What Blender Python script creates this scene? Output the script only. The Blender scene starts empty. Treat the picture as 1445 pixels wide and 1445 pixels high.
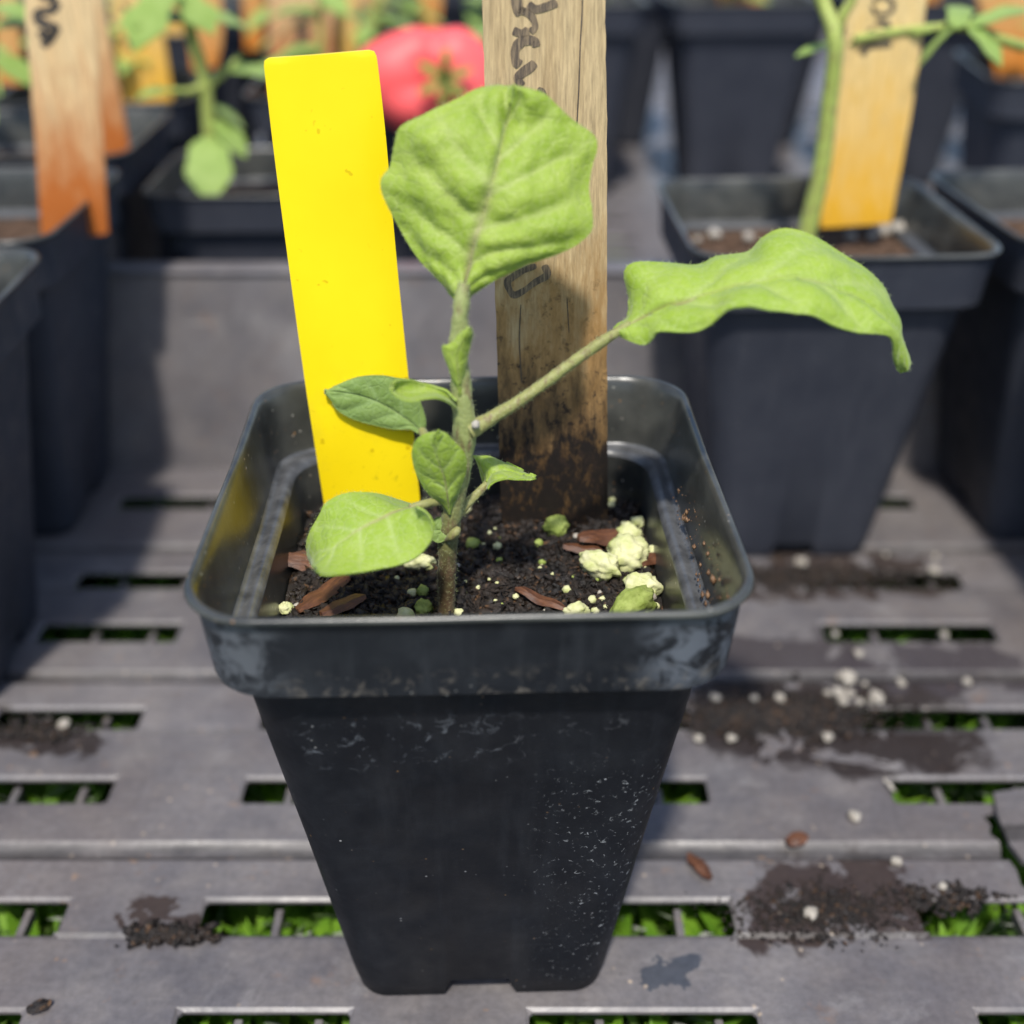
import bpy, bmesh, math, random
from mathutils import Vector, Matrix, noise, geometry
R_ = math.radians

# ------------------------------------------------------------------ camera, sky, sun, exposure
scene = bpy.context.scene
COL = scene.collection
IMG, FPX = 1445.0, 1630.0
PITCH, YAW = R_(30.2), R_(-1.75)
POT_W, POT_H = 0.09, 0.1123
FWD = Vector((math.sin(-YAW) * math.cos(PITCH), math.cos(YAW) * math.cos(PITCH), -math.sin(PITCH)))
RIGHT = Vector((math.cos(YAW), math.sin(YAW), 0))
UP = RIGHT.cross(FWD)
CAM = Vector((0.0018, -0.1883, 0.2139))

cam_data = bpy.data.cameras.new('camera')
cam_data.sensor_width = 36.0
cam_data.sensor_fit = 'HORIZONTAL'
cam_data.lens = 36.0 * FPX / IMG
cam_data.clip_start = 0.01
cam_data.clip_end = 200
cam_data.dof.use_dof = True
cam_data.dof.focus_distance = 0.216
cam_data.dof.aperture_fstop = 8.0
cam = bpy.data.objects.new('camera', cam_data)
cam.matrix_world = Matrix(((RIGHT.x, UP.x, -FWD.x, CAM.x), (RIGHT.y, UP.y, -FWD.y, CAM.y),
                           (RIGHT.z, UP.z, -FWD.z, CAM.z), (0, 0, 0, 1)))
COL.objects.link(cam)
scene.camera = cam

SUN_EL, SUN_AZ = R_(60), R_(180 + 6)          # azimuth clockwise from +Y
sun_dir = Vector((math.sin(SUN_AZ) * math.cos(SUN_EL), math.cos(SUN_AZ) * math.cos(SUN_EL), math.sin(SUN_EL)))
world = bpy.data.worlds.new('World')
scene.world = world
world.use_nodes = True
wn = world.node_tree
bg = wn.nodes['Background']
sky = wn.nodes.new('ShaderNodeTexSky')
sky.sky_type = 'NISHITA'
sky.sun_disc = False
sky.sun_elevation = SUN_EL
sky.sun_rotation = SUN_AZ
wn.links.new(sky.outputs[0], bg.inputs[0])
bg.inputs[1].default_value = 0.15
sun_data = bpy.data.lights.new('sun', 'SUN')
sun_data.energy = 3.4
sun_data.angle = R_(3.2)
sun_data.color = (1.0, 0.95, 0.87)
sun = bpy.data.objects.new('sun', sun_data)
sun.rotation_euler = (-sun_dir).to_track_quat('-Z', 'Y').to_euler()
COL.objects.link(sun)
scene.view_settings.view_transform = 'Standard'
scene.view_settings.look = 'None'
scene.view_settings.exposure = 0.62
scene.view_settings.gamma = 1.0

# ------------------------------------------------------------------ helpers
def ray(px, py):
    return FWD + RIGHT * ((px - 722.5) / FPX) - UP * ((py - 722.5) / FPX)
def onz(px, py, z):
    r = ray(px, py); return CAM + r * ((z - CAM.z) / r.z)
def ony(px, py, y):
    r = ray(px, py); return CAM + r * ((y - CAM.y) / r.y)
def onplane(px, py, p0, n):
    r = ray(px, py); return CAM + r * ((p0 - CAM).dot(n) / r.dot(n))

def new_mesh(name, verts, faces, smooth=True, sharp=35):
    me = bpy.data.meshes.new(name)
    me.from_pydata([tuple(v) for v in verts], [], faces)
    me.validate()
    bm = bmesh.new(); bm.from_mesh(me)
    bmesh.ops.recalc_face_normals(bm, faces=bm.faces)
    bm.to_mesh(me); bm.free()
    if smooth:
        me.polygons.foreach_set('use_smooth', [True] * len(me.polygons))
        if sharp: me.set_sharp_from_angle(angle=R_(sharp))
    me.update()
    return me
def obj(name, me, mat, parent=None, loc=None):
    o = bpy.data.objects.new(name, me)
    COL.objects.link(o)
    if mat and not me.materials: me.materials.append(mat)
    if parent: o.parent = parent
    if loc is not None: o.location = loc
    return o
def tag(o, label=None, cat=None, group=None, kind=None):
    if label: o['label'] = label
    if cat: o['category'] = cat
    if group: o['group'] = group
    if kind: o['kind'] = kind
    return o
def empty(name, loc=(0, 0, 0), rz=0, s=1.0):
    o = bpy.data.objects.new(name, None)
    o.empty_display_size = 0.01
    COL.objects.link(o)
    o.location = loc; o.rotation_euler = (0, 0, rz); o.scale = (s, s, s)
    return o
def copy_tree(o, parent=None):
    c = o.copy(); COL.objects.link(c); c.parent = parent
    for ch in list(o.children): copy_tree(ch, c)
    return c
class Geo:
    def __init__(s): s.v = []; s.f = []
    def add(s, v, f):
        b = len(s.v); s.v += v; s.f += [tuple(i + b for i in q) for q in f]
    def mesh(s, name, **k): return new_mesh(name, s.v, s.f, **k)

def spline(pts, n):
    """Catmull-Rom resample of a list of tuples/Vectors to n points, even in length"""
    P = [Vector(p) for p in pts]
    if len(P) == 2: return [P[0].lerp(P[1], i / (n - 1)) for i in range(n)]
    dense = []
    Q = [P[0] * 2 - P[1]] + P + [P[-1] * 2 - P[-2]]
    for i in range(1, len(Q) - 2):
        a, b, c, d = Q[i - 1:i + 3]
        for k in range(12):
            t = k / 12
            dense.append(0.5 * ((2 * b) + (c - a) * t + (2 * a - 5 * b + 4 * c - d) * t * t + (3 * b - a - 3 * c + d) * t ** 3))
    dense.append(P[-1])
    L = [0]
    for a, b in zip(dense, dense[1:]): L.append(L[-1] + (b - a).length)
    out = []; j = 0
    for i in range(n):
        t = L[-1] * i / (n - 1)
        while j < len(L) - 2 and L[j + 1] < t: j += 1
        w = (t - L[j]) / max(1e-12, L[j + 1] - L[j])
        out.append(dense[j].lerp(dense[j + 1], min(1, max(0, w))))
    return out
def tube_geo(g, pts, rad, seg=10, rough=0.0, seed=0, cap=True):
    n = len(pts); V = []; F = []
    ref = Vector((0.3, 1, 0.2)).normalized()
    for i, p in enumerate(pts):
        t = (pts[min(n - 1, i + 1)] - pts[max(0, i - 1)]).normalized()
        a = t.cross(ref).normalized(); b = t.cross(a)
        r = rad[i] if isinstance(rad, (list, tuple)) else rad
        for k in range(seg):
            an = 2 * math.pi * k / seg
            q = 1 + (rough * noise.noise(Vector((p.x * 900 + seed, p.z * 700, an * 1.3))) if rough else 0)
            V.append(p + (a * math.cos(an) + b * math.sin(an)) * r * q)
    for i in range(n - 1):
        for k in range(seg):
            F.append((i * seg + k, i * seg + (k + 1) % seg, (i + 1) * seg + (k + 1) % seg, (i + 1) * seg + k))
    if cap:
        F.append(tuple(range(seg))); F.append(tuple((n - 1) * seg + k for k in range(seg)))
    g.add(V, F)

# ------------------------------------------------------------------ materials
class Mat:
    def __init__(s, name):
        s.m = bpy.data.materials.new(name); s.m.use_nodes = True
        s.t = s.m.node_tree; s.p = s.t.nodes['Principled BSDF']; s.out = s.t.nodes['Material Output']
        s.tc = s.t.nodes.new('ShaderNodeTexCoord')
    def n(s, typ, **k):
        o = s.t.nodes.new(typ)
        for a, b in k.items(): setattr(o, a, b)
        return o
    def l(s, a, b): s.t.links.new(a, b)
    def co(s, scale=(1, 1, 1), loc=(0, 0, 0), rot=(0, 0, 0), src='Object'):
        m = s.n('ShaderNodeMapping')
        m.inputs['Scale'].default_value = scale; m.inputs['Location'].default_value = loc; m.inputs['Rotation'].default_value = rot
        s.l(s.tc.outputs[src], m.inputs[0]); return m.outputs[0]
    def noise(s, scale, detail=4, rough=0.55, co=None, dist=0.0):
        o = s.n('ShaderNodeTexNoise')
        o.inputs['Scale'].default_value = scale; o.inputs['Detail'].default_value = detail
        o.inputs['Roughness'].default_value = rough; o.inputs['Distortion'].default_value = dist
        s.l(co if co else s.tc.outputs['Object'], o.inputs['Vector']); return o.outputs[0]
    def ramp(s, src, stops, interp='LINEAR'):
        o = s.n('ShaderNodeValToRGB'); e = o.color_ramp; e.interpolation = interp
        while len(e.elements) > len(stops): e.elements.remove(e.elements[-1])
        while len(e.elements) < len(stops): e.elements.new(0.5)
        for el, (p, c) in zip(e.elements, stops):
            el.position = p; el.color = (c, c, c, 1) if isinstance(c, (int, float)) else (*c, 1)
        s.l(src, o.inputs[0]); return o.outputs[0]
    def mix(s, fac, a, b, mode='MIX'):
        o = s.n('ShaderNodeMix', data_type='RGBA', blend_type=mode)
        for sock, v in ((o.inputs[0], fac), (o.inputs[6], a), (o.inputs[7], b)):
            if isinstance(v, (int, float)): sock.default_value = v
            elif isinstance(v, tuple): sock.default_value = (*v, 1)
            else: s.l(v, sock)
        return o.outputs[2]
    def math(s, op, a, b=0.0, clamp=False):
        o = s.n('ShaderNodeMath', operation=op, use_clamp=clamp)
        for sock, v in ((o.inputs[0], a), (o.inputs[1], b)):
            if isinstance(v, (int, float)): sock.default_value = v
            else: s.l(v, sock)
        return o.outputs[0]
    def sep(s, co):
        o = s.n('ShaderNodeSeparateXYZ'); s.l(co, o.inputs[0]); return o.outputs
    def box(s, xyz, lo, hi, soft):
        """1 inside a box of object space, soft edges (for stains and painted shade with a place of their own)"""
        r = None
        for i in range(3):
            if lo[i] is None: continue
            for v, sg in ((lo[i], 1), (hi[i], -1)):
                o = s.n('ShaderNodeMapRange', interpolation_type='SMOOTHSTEP')
                o.inputs[1].default_value = v - soft * sg; o.inputs[2].default_value = v + soft * sg
                s.l(xyz[i], o.inputs[0])
                r = o.outputs[0] if r is None else s.math('MULTIPLY', r, o.outputs[0])
        return r
    def base(s, c): s.set('Base Color', c)
    def set(s, key, v):
        if isinstance(v, (int, float)): s.p.inputs[key].default_value = v
        elif isinstance(v, tuple): s.p.inputs[key].default_value = (*v, 1) if len(v) == 3 else v
        else: s.l(v, s.p.inputs[key])
    def bump(s, h, strength=0.3, dist=0.0005):
        o = s.n('ShaderNodeBump'); o.inputs['Strength'].default_value = strength; o.inputs['Distance'].default_value = dist
        s.l(h, o.inputs['Height']); s.l(o.outputs[0], s.p.inputs['Normal']); return o

def flat_mat(name, c, rough=0.6, var=0.15, scale=200, spec=0.4):
    m = Mat(name)
    d = tuple(x * (1 - var) for x in c); u = tuple(min(1, x * (1 + var)) for x in c)
    m.base(m.mix(m.ramp(m.noise(scale, 4), [(0.3, 0.0), (0.7, 1.0)]), d, u))
    m.set('Roughness', rough); m.set('Specular IOR Level', spec)
    m.bump(m.noise(scale * 3, 3), 0.2, 0.0003)
    return m.m
def plastic_mat(name, dark, dusty, dust_amt=0.5, specks=True, marks=None, spec=0.14):
    m = Mat(name)
    big = m.noise(55, 5, 0.6)
    fine = m.noise(420, 4, 0.6)
    dust = m.math('MULTIPLY', m.ramp(big, [(0.42, 0.0), (0.72, 1.0)]), m.ramp(fine, [(0.3, 0.4), (0.7, 1.0)]))
    c = m.mix(m.math('MULTIPLY', dust, dust_amt), dark, dusty)
    film = m.noise(18, 2)
    c = m.mix(m.math('MULTIPLY', m.ramp(film, [(0.35, 0.0), (0.7, 1.0)]), dust_amt * 0.5), c, dusty)
    st = m.ramp(m.noise(1, 5, 0.65, co=m.co((170, 170, 9))), [(0.52, 0.0), (0.72, 1.0)])
    c = m.mix(m.math('MULTIPLY', st, dust_amt * 0.7), c, dusty)
    sc_ = m.ramp(m.noise(1, 3, 0.5, co=m.co((25, 25, 1700), rot=(0, 0.12, 0))), [(0.72, 0.0), (0.75, 1.0)])
    c = m.mix(m.math('MULTIPLY', m.math('MULTIPLY', sc_, m.ramp(m.noise(30, 2), [(0.5, 0.0), (0.6, 1.0)])), 0.5), c, tuple(x * 2 for x in dusty))
    xyz = m.sep(m.tc.outputs['Object'])
    if specks:
        vo = m.n('ShaderNodeTexVoronoi'); vo.inputs['Scale'].default_value = 520
        m.l(m.tc.outputs['Object'], vo.inputs['Vector'])
        spots = m.ramp(vo.outputs['Distance'], [(0.05, 1.0), (0.16, 0.0)])
        sel = m.ramp(m.noise(90, 3), [(0.50, 0.0), (0.64, 1.0)])
        rnd = m.sep(vo.outputs['Color'])[0]
        pick = m.ramp(rnd, [(0.50, 0.0), (0.9, 1.0)])
        sp = m.math('MULTIPLY', m.math('MULTIPLY', spots, sel), pick)
        tint = m.ramp(m.sep(vo.outputs['Color'])[1], [(0.0, (0.30, 0.30, 0.31)), (0.55, (0.36, 0.35, 0.33)), (0.75, (0.30, 0.17, 0.07))])
        c = m.mix(sp, c, tint)
    for lo, hi, soft, sc, th, col, amt in (marks or []):
        bx = m.box(xyz, lo, hi, soft)
        ns = m.ramp(m.noise(sc, 6, 0.65, dist=0.8), [(th, 0.0), (th + 0.13, 1.0)])
        c = m.mix(m.math('MULTIPLY', m.math('MULTIPLY', bx, ns), amt), c, col)
    m.base(c)
    m.set('Roughness', m.ramp(m.noise(120, 4), [(0.3, 0.38), (0.7, 0.62)]))
    m.set('Specular IOR Level', spec)
    m.bump(m.noise(700, 3), 0.12, 0.0004)
    return m.m

M = {}
grey_stain = (0.20, 0.21, 0.23)
M['pot'] = plastic_mat('black_pot_plastic', (0.0058, 0.0066, 0.0092), (0.032, 0.035, 0.041), 0.36, marks=[
    # mineral residue: band of scribbles on the front face, right hand lower side; rim corner scuffs, the right one with a painted highlight
    ((-0.029, -0.06, 0.076), (0.004, 0, 0.0865), 0.004, 330, 0.57, (0.17, 0.18, 0.2), 0.65),
    ((0.004, -0.06, 0.077), (0.028, 0, 0.086), 0.004, 330, 0.58, (0.13, 0.13, 0.14), 0.5),
    ((0.014, -0.06, 0.006), (0.032, 0, 0.072), 0.007, 800, 0.60, (0.42, 0.43, 0.43), 0.9),
    ((-0.046, -0.06, 0.1), (-0.034, -0.03, 0.1135), 0.004, 210, 0.47, (0.22, 0.23, 0.25), 0.6),
    ((0.031, -0.06, 0.099), (0.046, -0.03, 0.1125), 0.004, 170, 0.46, (0.20, 0.215, 0.245), 0.75),
    ((-0.03, -0.06, 0.097), (0.04, -0.03, 0.103), 0.003, 300, 0.6, (0.13, 0.12, 0.11), 0.5)])
M['rim'] = plastic_mat('dusty_rim_plastic', (0.0095, 0.0108, 0.014), (0.05, 0.054, 0.061), 0.55, marks=[
    ((-0.046, -0.06, 0.097), (-0.031, -0.03, 0.1135), 0.005, 240, 0.44, (0.17, 0.18, 0.20), 0.55),
    ((0.028, -0.06, 0.097), (0.046, -0.03, 0.1125), 0.005, 190, 0.43, (0.165, 0.18, 0.21), 0.65),  # right corner: scuffs plus a corner highlight painted into the colour
    ((-0.03, -0.06, 0.094), (0.04, -0.03, 0.1), 0.003, 300, 0.52, (0.15, 0.13, 0.11), 0.6)])
M['pot_bg'] = plastic_mat('nursery_pot_plastic', (0.031, 0.034, 0.045), (0.07, 0.073, 0.085), 0.4)

def inner_mat():
    m = Mat('pot_inner_dusty_plastic')
    c = m.mix(m.ramp(m.noise(60, 5), [(0.35, 0.0), (0.75, 1.0)]), (0.012, 0.013, 0.0135), (0.085, 0.085, 0.074))
    vo = m.n('ShaderNodeTexVoronoi'); vo.inputs['Scale'].default_value = 600
    m.l(m.tc.outputs['Object'], vo.inputs['Vector'])
    sp = m.math('MULTIPLY', m.ramp(vo.outputs['Distance'], [(0.06, 1.0), (0.2, 0.0)]), m.ramp(m.noise(70, 3), [(0.45, 0.0), (0.6, 1.0)]))
    sp = m.math('MULTIPLY', sp, m.ramp(m.sep(vo.outputs['Color'])[0], [(0.4, 0.0), (0.45, 1.0)]))
    c = m.mix(sp, c, m.ramp(m.sep(vo.outputs['Color'])[1], [(0.3, (0.4, 0.38, 0.34)), (0.6, (0.33, 0.17, 0.06))]))
    m.base(c); m.set('Roughness', 0.3); m.set('Specular IOR Level', 0.5)
    m.bump(m.noise(500, 3), 0.1, 0.0003)
    return m.m
M['pot_in'] = inner_mat()

def tray_mat():
    m = Mat('dusty_tray_plastic')
    a = m.noise(22, 5, 0.6); b = m.noise(90, 6, 0.65)
    c = m.mix(m.ramp(a, [(0.3, 0.0), (0.7, 1.0)]), (0.078, 0.073, 0.079), (0.158, 0.146, 0.146))
    c = m.mix(m.math('MULTIPLY', m.ramp(b, [(0.45, 0.0), (0.75, 1.0)]), 0.5), c, (0.185, 0.165, 0.15))
    streak = m.noise(1, 5, 0.6, co=m.co((40, 260, 40)))
    c = m.mix(m.math('MULTIPLY', m.ramp(streak, [(0.5, 0.0), (0.8, 1.0)]), 0.45), c, (0.07, 0.068, 0.072))
    rust = m.ramp(m.noise(75, 5, 0.7, co=m.co(loc=(3, 1, 7))), [(0.62, 0.0), (0.72, 1.0)])
    c = m.mix(m.math('MULTIPLY', rust, 0.5), c, (0.19, 0.115, 0.075))
    film = m.ramp(m.noise(14, 6, 0.7, co=m.co(loc=(9, 4, 2)), dist=0.6), [(0.45, 0.0), (0.66, 1.0)])
    c = m.mix(m.math('MULTIPLY', film, 0.45), c, (0.105, 0.085, 0.078))
    pale = m.ramp(m.noise(30, 7, 0.75, co=m.co(loc=(1, 8, 3)), dist=0.4), [(0.56, 0.0), (0.70, 1.0)])
    c = m.mix(m.math('MULTIPLY', pale, 0.55), c, (0.23, 0.22, 0.215))
    scr = m.ramp(m.noise(1, 3, 0.5, co=m.co((30, 1500, 60), rot=(0, 0, 0.5))), [(0.70, 0.0), (0.74, 1.0)])
    c = m.mix(m.math('MULTIPLY', scr, 0.35), c, (0.26, 0.25, 0.24))
    nz = m.n('ShaderNodeTexNoise'); nz.inputs['Scale'].default_value = 45; nz.inputs['Detail'].default_value = 5; nz.inputs['Roughness'].default_value = 0.65
    m.l(m.tc.outputs['Object'], nz.inputs['Vector'])
    vm = m.n('ShaderNodeVectorMath', operation='MULTIPLY_ADD'); vm.inputs[1].default_value = (0.05, 0.034, 0); vm.inputs[2].default_value = (-0.025, -0.017, 0)
    m.l(nz.outputs['Color'], vm.inputs[0])
    va = m.n('ShaderNodeVectorMath', operation='ADD'); m.l(m.tc.outputs['Object'], va.inputs[0]); m.l(vm.outputs[0], va.inputs[1])
    xyz = m.sep(va.outputs[0])
    for lo, hi, soft, sc, th, col, amt in [
        ((0.058, 0.046, None), (0.135, 0.083, None), 0.010, 70, 0.40, (0.022, 0.016, 0.014), 0.95),
        ((0.066, -0.012, None), (0.100, 0.012, None), 0.007, 90, 0.40, (0.032, 0.020, 0.015), 0.95),
        ((0.066, 0.082, None), (0.112, 0.104, None), 0.005, 60, 0.36, (0.045, 0.038, 0.04), 0.9),  # cast shadow of the right leaf, painted into the tray colour
        ((0.105, 0.075, None), (0.16, 0.098, None), 0.006, 60, 0.42, (0.045, 0.038, 0.042), 0.85),
        ((0.055, 0.125, None), (0.15, 0.150, None), 0.006, 80, 0.42, (0.03, 0.02, 0.016), 0.9),
        ((-0.083, -0.010, None), (-0.060, -0.001, None), 0.004, 120, 0.42, (0.03, 0.018, 0.012), 0.9),
        ((0.038, -0.025, None), (0.048, -0.020, None), 0.0025, 90, 0.36, (0.035, 0.042, 0.055), 0.85),
        ((-0.140, 0.052, None), (-0.108, 0.066, None), 0.005, 90, 0.4, (0.02, 0.014, 0.012), 0.9)]:
        bx = m.box(xyz, (lo[0], lo[1], None), (hi[0], hi[1], None), soft)
        ns = m.ramp(m.noise(sc, 6, 0.65, dist=0.5), [(th, 0.0), (th + 0.05, 1.0)])
        msk = m.ramp(m.math('MULTIPLY', bx, ns), [(0.25, 0.0), (0.5, 1.0)])
        c = m.mix(m.math('MULTIPLY', msk, amt), c, col)
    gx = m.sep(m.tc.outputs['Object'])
    for y0_, y1_, a_ in ((0.0118, 0.0172, 0.85), (0.0798, 0.0852, 0.85), (0.1510, 0.1560, 0.8), (-0.0112, -0.0098, 0.55), (0.0578, 0.0592, 0.5), (0.1278, 0.1292, 0.5)):  # groove and step lines: dirt and recess shade painted in together
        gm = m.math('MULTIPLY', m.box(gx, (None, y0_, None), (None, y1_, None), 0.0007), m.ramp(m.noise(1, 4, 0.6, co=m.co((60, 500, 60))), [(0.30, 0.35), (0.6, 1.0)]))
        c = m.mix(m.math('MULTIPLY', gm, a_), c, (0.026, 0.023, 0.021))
    vo = m.n('ShaderNodeTexVoronoi'); vo.inputs['Scale'].default_value = 300
    m.l(m.tc.outputs['Object'], vo.inputs['Vector'])
    sp = m.math('MULTIPLY', m.ramp(vo.outputs['Distance'], [(0.06, 1.0), (0.2, 0.0)]), m.ramp(m.noise(40, 3), [(0.48, 0.0), (0.62, 1.0)]))
    sp = m.math('MULTIPLY', sp, m.ramp(m.sep(vo.outputs['Color'])[0], [(0.6, 0.0), (0.65, 1.0)]))
    c = m.mix(sp, c, (0.36, 0.29, 0.22))
    grit = m.ramp(m.noise(520, 4, 0.7), [(0.34, 0.84), (0.62, 1.08)])
    c = m.mix(1.0, c, grit, 'MULTIPLY')
    fl = m.math('MULTIPLY', m.ramp(m.noise(210, 3, 0.6, co=m.co(loc=(5, 5, 1))), [(0.66, 0.0), (0.70, 1.0)]), m.ramp(m.noise(25, 3), [(0.48, 0.0), (0.6, 1.0)]))
    c = m.mix(m.math('MULTIPLY', fl, 0.7), c, (0.24, 0.15, 0.09))
    m.base(c)
    m.set('Roughness', m.ramp(m.noise(38, 5, 0.6), [(0.3, 0.26), (0.7, 0.6)])); m.set('Specular IOR Level', 0.5)
    m.bump(m.math('ADD', m.noise(350, 5, 0.65), m.noise(60, 3)), 0.2, 0.0006)
    return m.m
M['ledge'] = flat_mat('dusty_lit_ledge_plastic', (0.062, 0.064, 0.067), 0.33, 0.5, 260, 0.5)  # paler than the lining: dust plus light on the upward face painted in
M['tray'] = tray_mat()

def leaf_mat(name, g1, g2, vein, mid, trans=0.3, bump=0.35):
    m = Mat(name)
    at = m.n('ShaderNodeVertexColor', layer_name='vein')
    r, g, b = m.n('ShaderNodeSeparateColor').outputs, None, None
    sc = r[0].node; m.l(at.outputs[0], sc.inputs[0])
    c = m.mix(m.ramp(m.noise(130, 5, 0.6), [(0.3, 0.0), (0.7, 1.0)]), g1, g2)
    c = m.mix(m.math('MULTIPLY', m.ramp(m.noise(1400, 2), [(0.45, 0.0), (0.75, 1.0)]), 0.35), c, vein)
    vd = m.n('ShaderNodeTexVoronoi', feature='DISTANCE_TO_EDGE'); vd.inputs['Scale'].default_value = 520
    vc = m.n('ShaderNodeVectorMath', operation='MULTIPLY_ADD'); vc.inputs[1].default_value = (0.0016,) * 3
    nn = m.n('ShaderNodeTexNoise'); nn.inputs['Scale'].default_value = 300; m.l(m.tc.outputs['Object'], nn.inputs['Vector'])
    m.l(nn.outputs['Color'], vc.inputs[0]); m.l(m.tc.outputs['Object'], vc.inputs[2]); m.l(vc.outputs[0], vd.inputs['Vector'])
    net = m.ramp(vd.outputs['Distance'], [(0.0, 1.0), (0.10, 0.0)])
    c = m.mix(m.math('MULTIPLY', net, 0.22), c, vein)
    c = m.mix(sc.outputs[1], c, vein)
    c = m.mix(sc.outputs[0], c, mid)
    sp = m.ramp(m.noise(330, 2), [(0.78, 0.0), (0.82, 1.0)])
    c = m.mix(m.math('MULTIPLY', sp, 0.6), c, (0.18, 0.13, 0.06))
    m.base(c); m.set('Roughness', 0.56); m.set('Specular IOR Level', 0.35)
    m.set('Sheen Weight', 0.25); m.set('Sheen Roughness', 0.4)
    m.bump(m.math('ADD', m.math('SUBTRACT', m.noise(520, 4, 0.6), m.math('MULTIPLY', net, 0.45)), m.math('MULTIPLY', m.noise(2600, 2), 0.5)), bump, 0.0006)
    tr = m.n('ShaderNodeBsdfTranslucent')
    m.l(m.mix(1.0, c, (1.0, 1.0, 0.45), 'MULTIPLY'), tr.inputs[0])
    mx = m.n('ShaderNodeMixShader'); mx.inputs[0].default_value = trans
    m.l(m.p.outputs[0], mx.inputs[1]); m.l(tr.outputs[0], mx.inputs[2]); m.l(mx.outputs[0], m.out.inputs[0])
    return m.m
M['leaf'] = leaf_mat('fuzzy_leaf', (0.235, 0.35, 0.025), (0.355, 0.46, 0.065), (0.46, 0.51, 0.20), (0.36, 0.31, 0.18))
M['leaf_bright'] = leaf_mat('bright_leaf', (0.25, 0.375, 0.03), (0.335, 0.45, 0.055), (0.44, 0.52, 0.20), (0.36, 0.28, 0.15))
M['leaf_dark'] = leaf_mat('blue_green_leaf', (0.185, 0.285, 0.06), (0.25, 0.35, 0.09), (0.30, 0.42, 0.16), (0.3, 0.38, 0.15))
M['leaf_bg'] = leaf_mat('seedling_leaf', (0.23, 0.34, 0.06), (0.34, 0.45, 0.12), (0.3, 0.45, 0.12), (0.3, 0.45, 0.12))

def stem_mat(name, low, high, z0, z1, hair=(0.36, 0.37, 0.2)):
    m = Mat(name)
    z = m.sep(m.tc.outputs['Object'])[2]
    mr = m.n('ShaderNodeMapRange'); mr.inputs[1].default_value = z0; mr.inputs[2].default_value = z1; m.l(z, mr.inputs[0])
    f = m.math('ADD', mr.outputs[0], m.math('MULTIPLY', m.math('SUBTRACT', m.noise(260, 4), 0.5), 0.7))
    c = m.mix(m.math('MINIMUM', m.math('MAXIMUM', f, 0.0), 1.0), low, high)
    c = m.mix(m.math('MULTIPLY', m.ramp(m.noise(1, 4, co=m.co((900, 900, 260))), [(0.50, 0.0), (0.66, 1.0)]), 0.7), c, (0.13, 0.075, 0.04))
    c = m.mix(m.math('MULTIPLY', m.ramp(m.noise(1600, 2), [(0.55, 0.0), (0.72, 1.0)]), 0.3), c, hair)
    m.base(c); m.set('Roughness', 0.6); m.set('Sheen Weight', 0.08)
    m.bump(m.noise(1500, 3), 0.5, 0.0004)
    return m.m
M['stem'] = stem_mat('hairy_stem', (0.060, 0.036, 0.012), (0.235, 0.265, 0.085), 0.096, 0.116)
M['petiole'] = stem_mat('hairy_petiole', (0.21, 0.205, 0.065), (0.23, 0.235, 0.07), 0.09, 0.15)
M['stem_bg'] = stem_mat('seedling_stem', (0.25, 0.31, 0.05), (0.30, 0.36, 0.07), 0.0, 0.15)

M['hair'] = flat_mat('leaf_hair', (0.45, 0.52, 0.25), 0.5)
M['ink'] = flat_mat('marker_ink', (0.05, 0.04, 0.032), 0.7, 0.5, 900)
def ink_mat():
    m = Mat('faded_marker_ink')
    f = m.ramp(m.noise(1, 5, 0.75, co=m.co((2200, 2200, 160))), [(0.42, 0.0), (0.72, 1.0)])
    m.base(m.mix(f, (0.06, 0.043, 0.032), (0.30, 0.215, 0.125))); m.set('Roughness', 0.75)
    return m.m
M['ink_pale'] = ink_mat()

def tag_mat():
    m = Mat('yellow_tag_plastic')
    c = m.mix(m.ramp(m.noise(40, 3), [(0.3, 0.0), (0.7, 1.0)]), (0.80, 0.59, 0.003), (0.86, 0.65, 0.006))
    xyz = m.sep(m.tc.outputs['Object'])
    sm = m.ramp(m.noise(240, 5, 0.7, dist=1.2), [(0.60, 0.0), (0.72, 1.0)])
    low = m.box(xyz, (None, None, 0.07), (None, None, 0.118), 0.010)
    c = m.mix(m.math('MULTIPLY', m.math('MULTIPLY', sm, low), 0.55), c, (0.28, 0.19, 0.01))
    film = m.ramp(m.noise(90, 4, 0.6), [(0.5, 0.0), (0.75, 1.0)])
    c = m.mix(m.math('MULTIPLY', m.math('MULTIPLY', film, low), 0.3), c, (0.55, 0.42, 0.03))
    sp = m.ramp(m.noise(420, 2), [(0.70, 0.0), (0.75, 1.0)])
    c = m.mix(m.math('MULTIPLY', sp, 0.5), c, (0.45, 0.27, 0.0))
    m.base(c); m.set('Roughness', 0.42); m.set('Specular IOR Level', 0.3)
    m.bump(m.noise(160, 3), 0.08, 0.0004)
    return m.m
M['tag'] = tag_mat()

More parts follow.
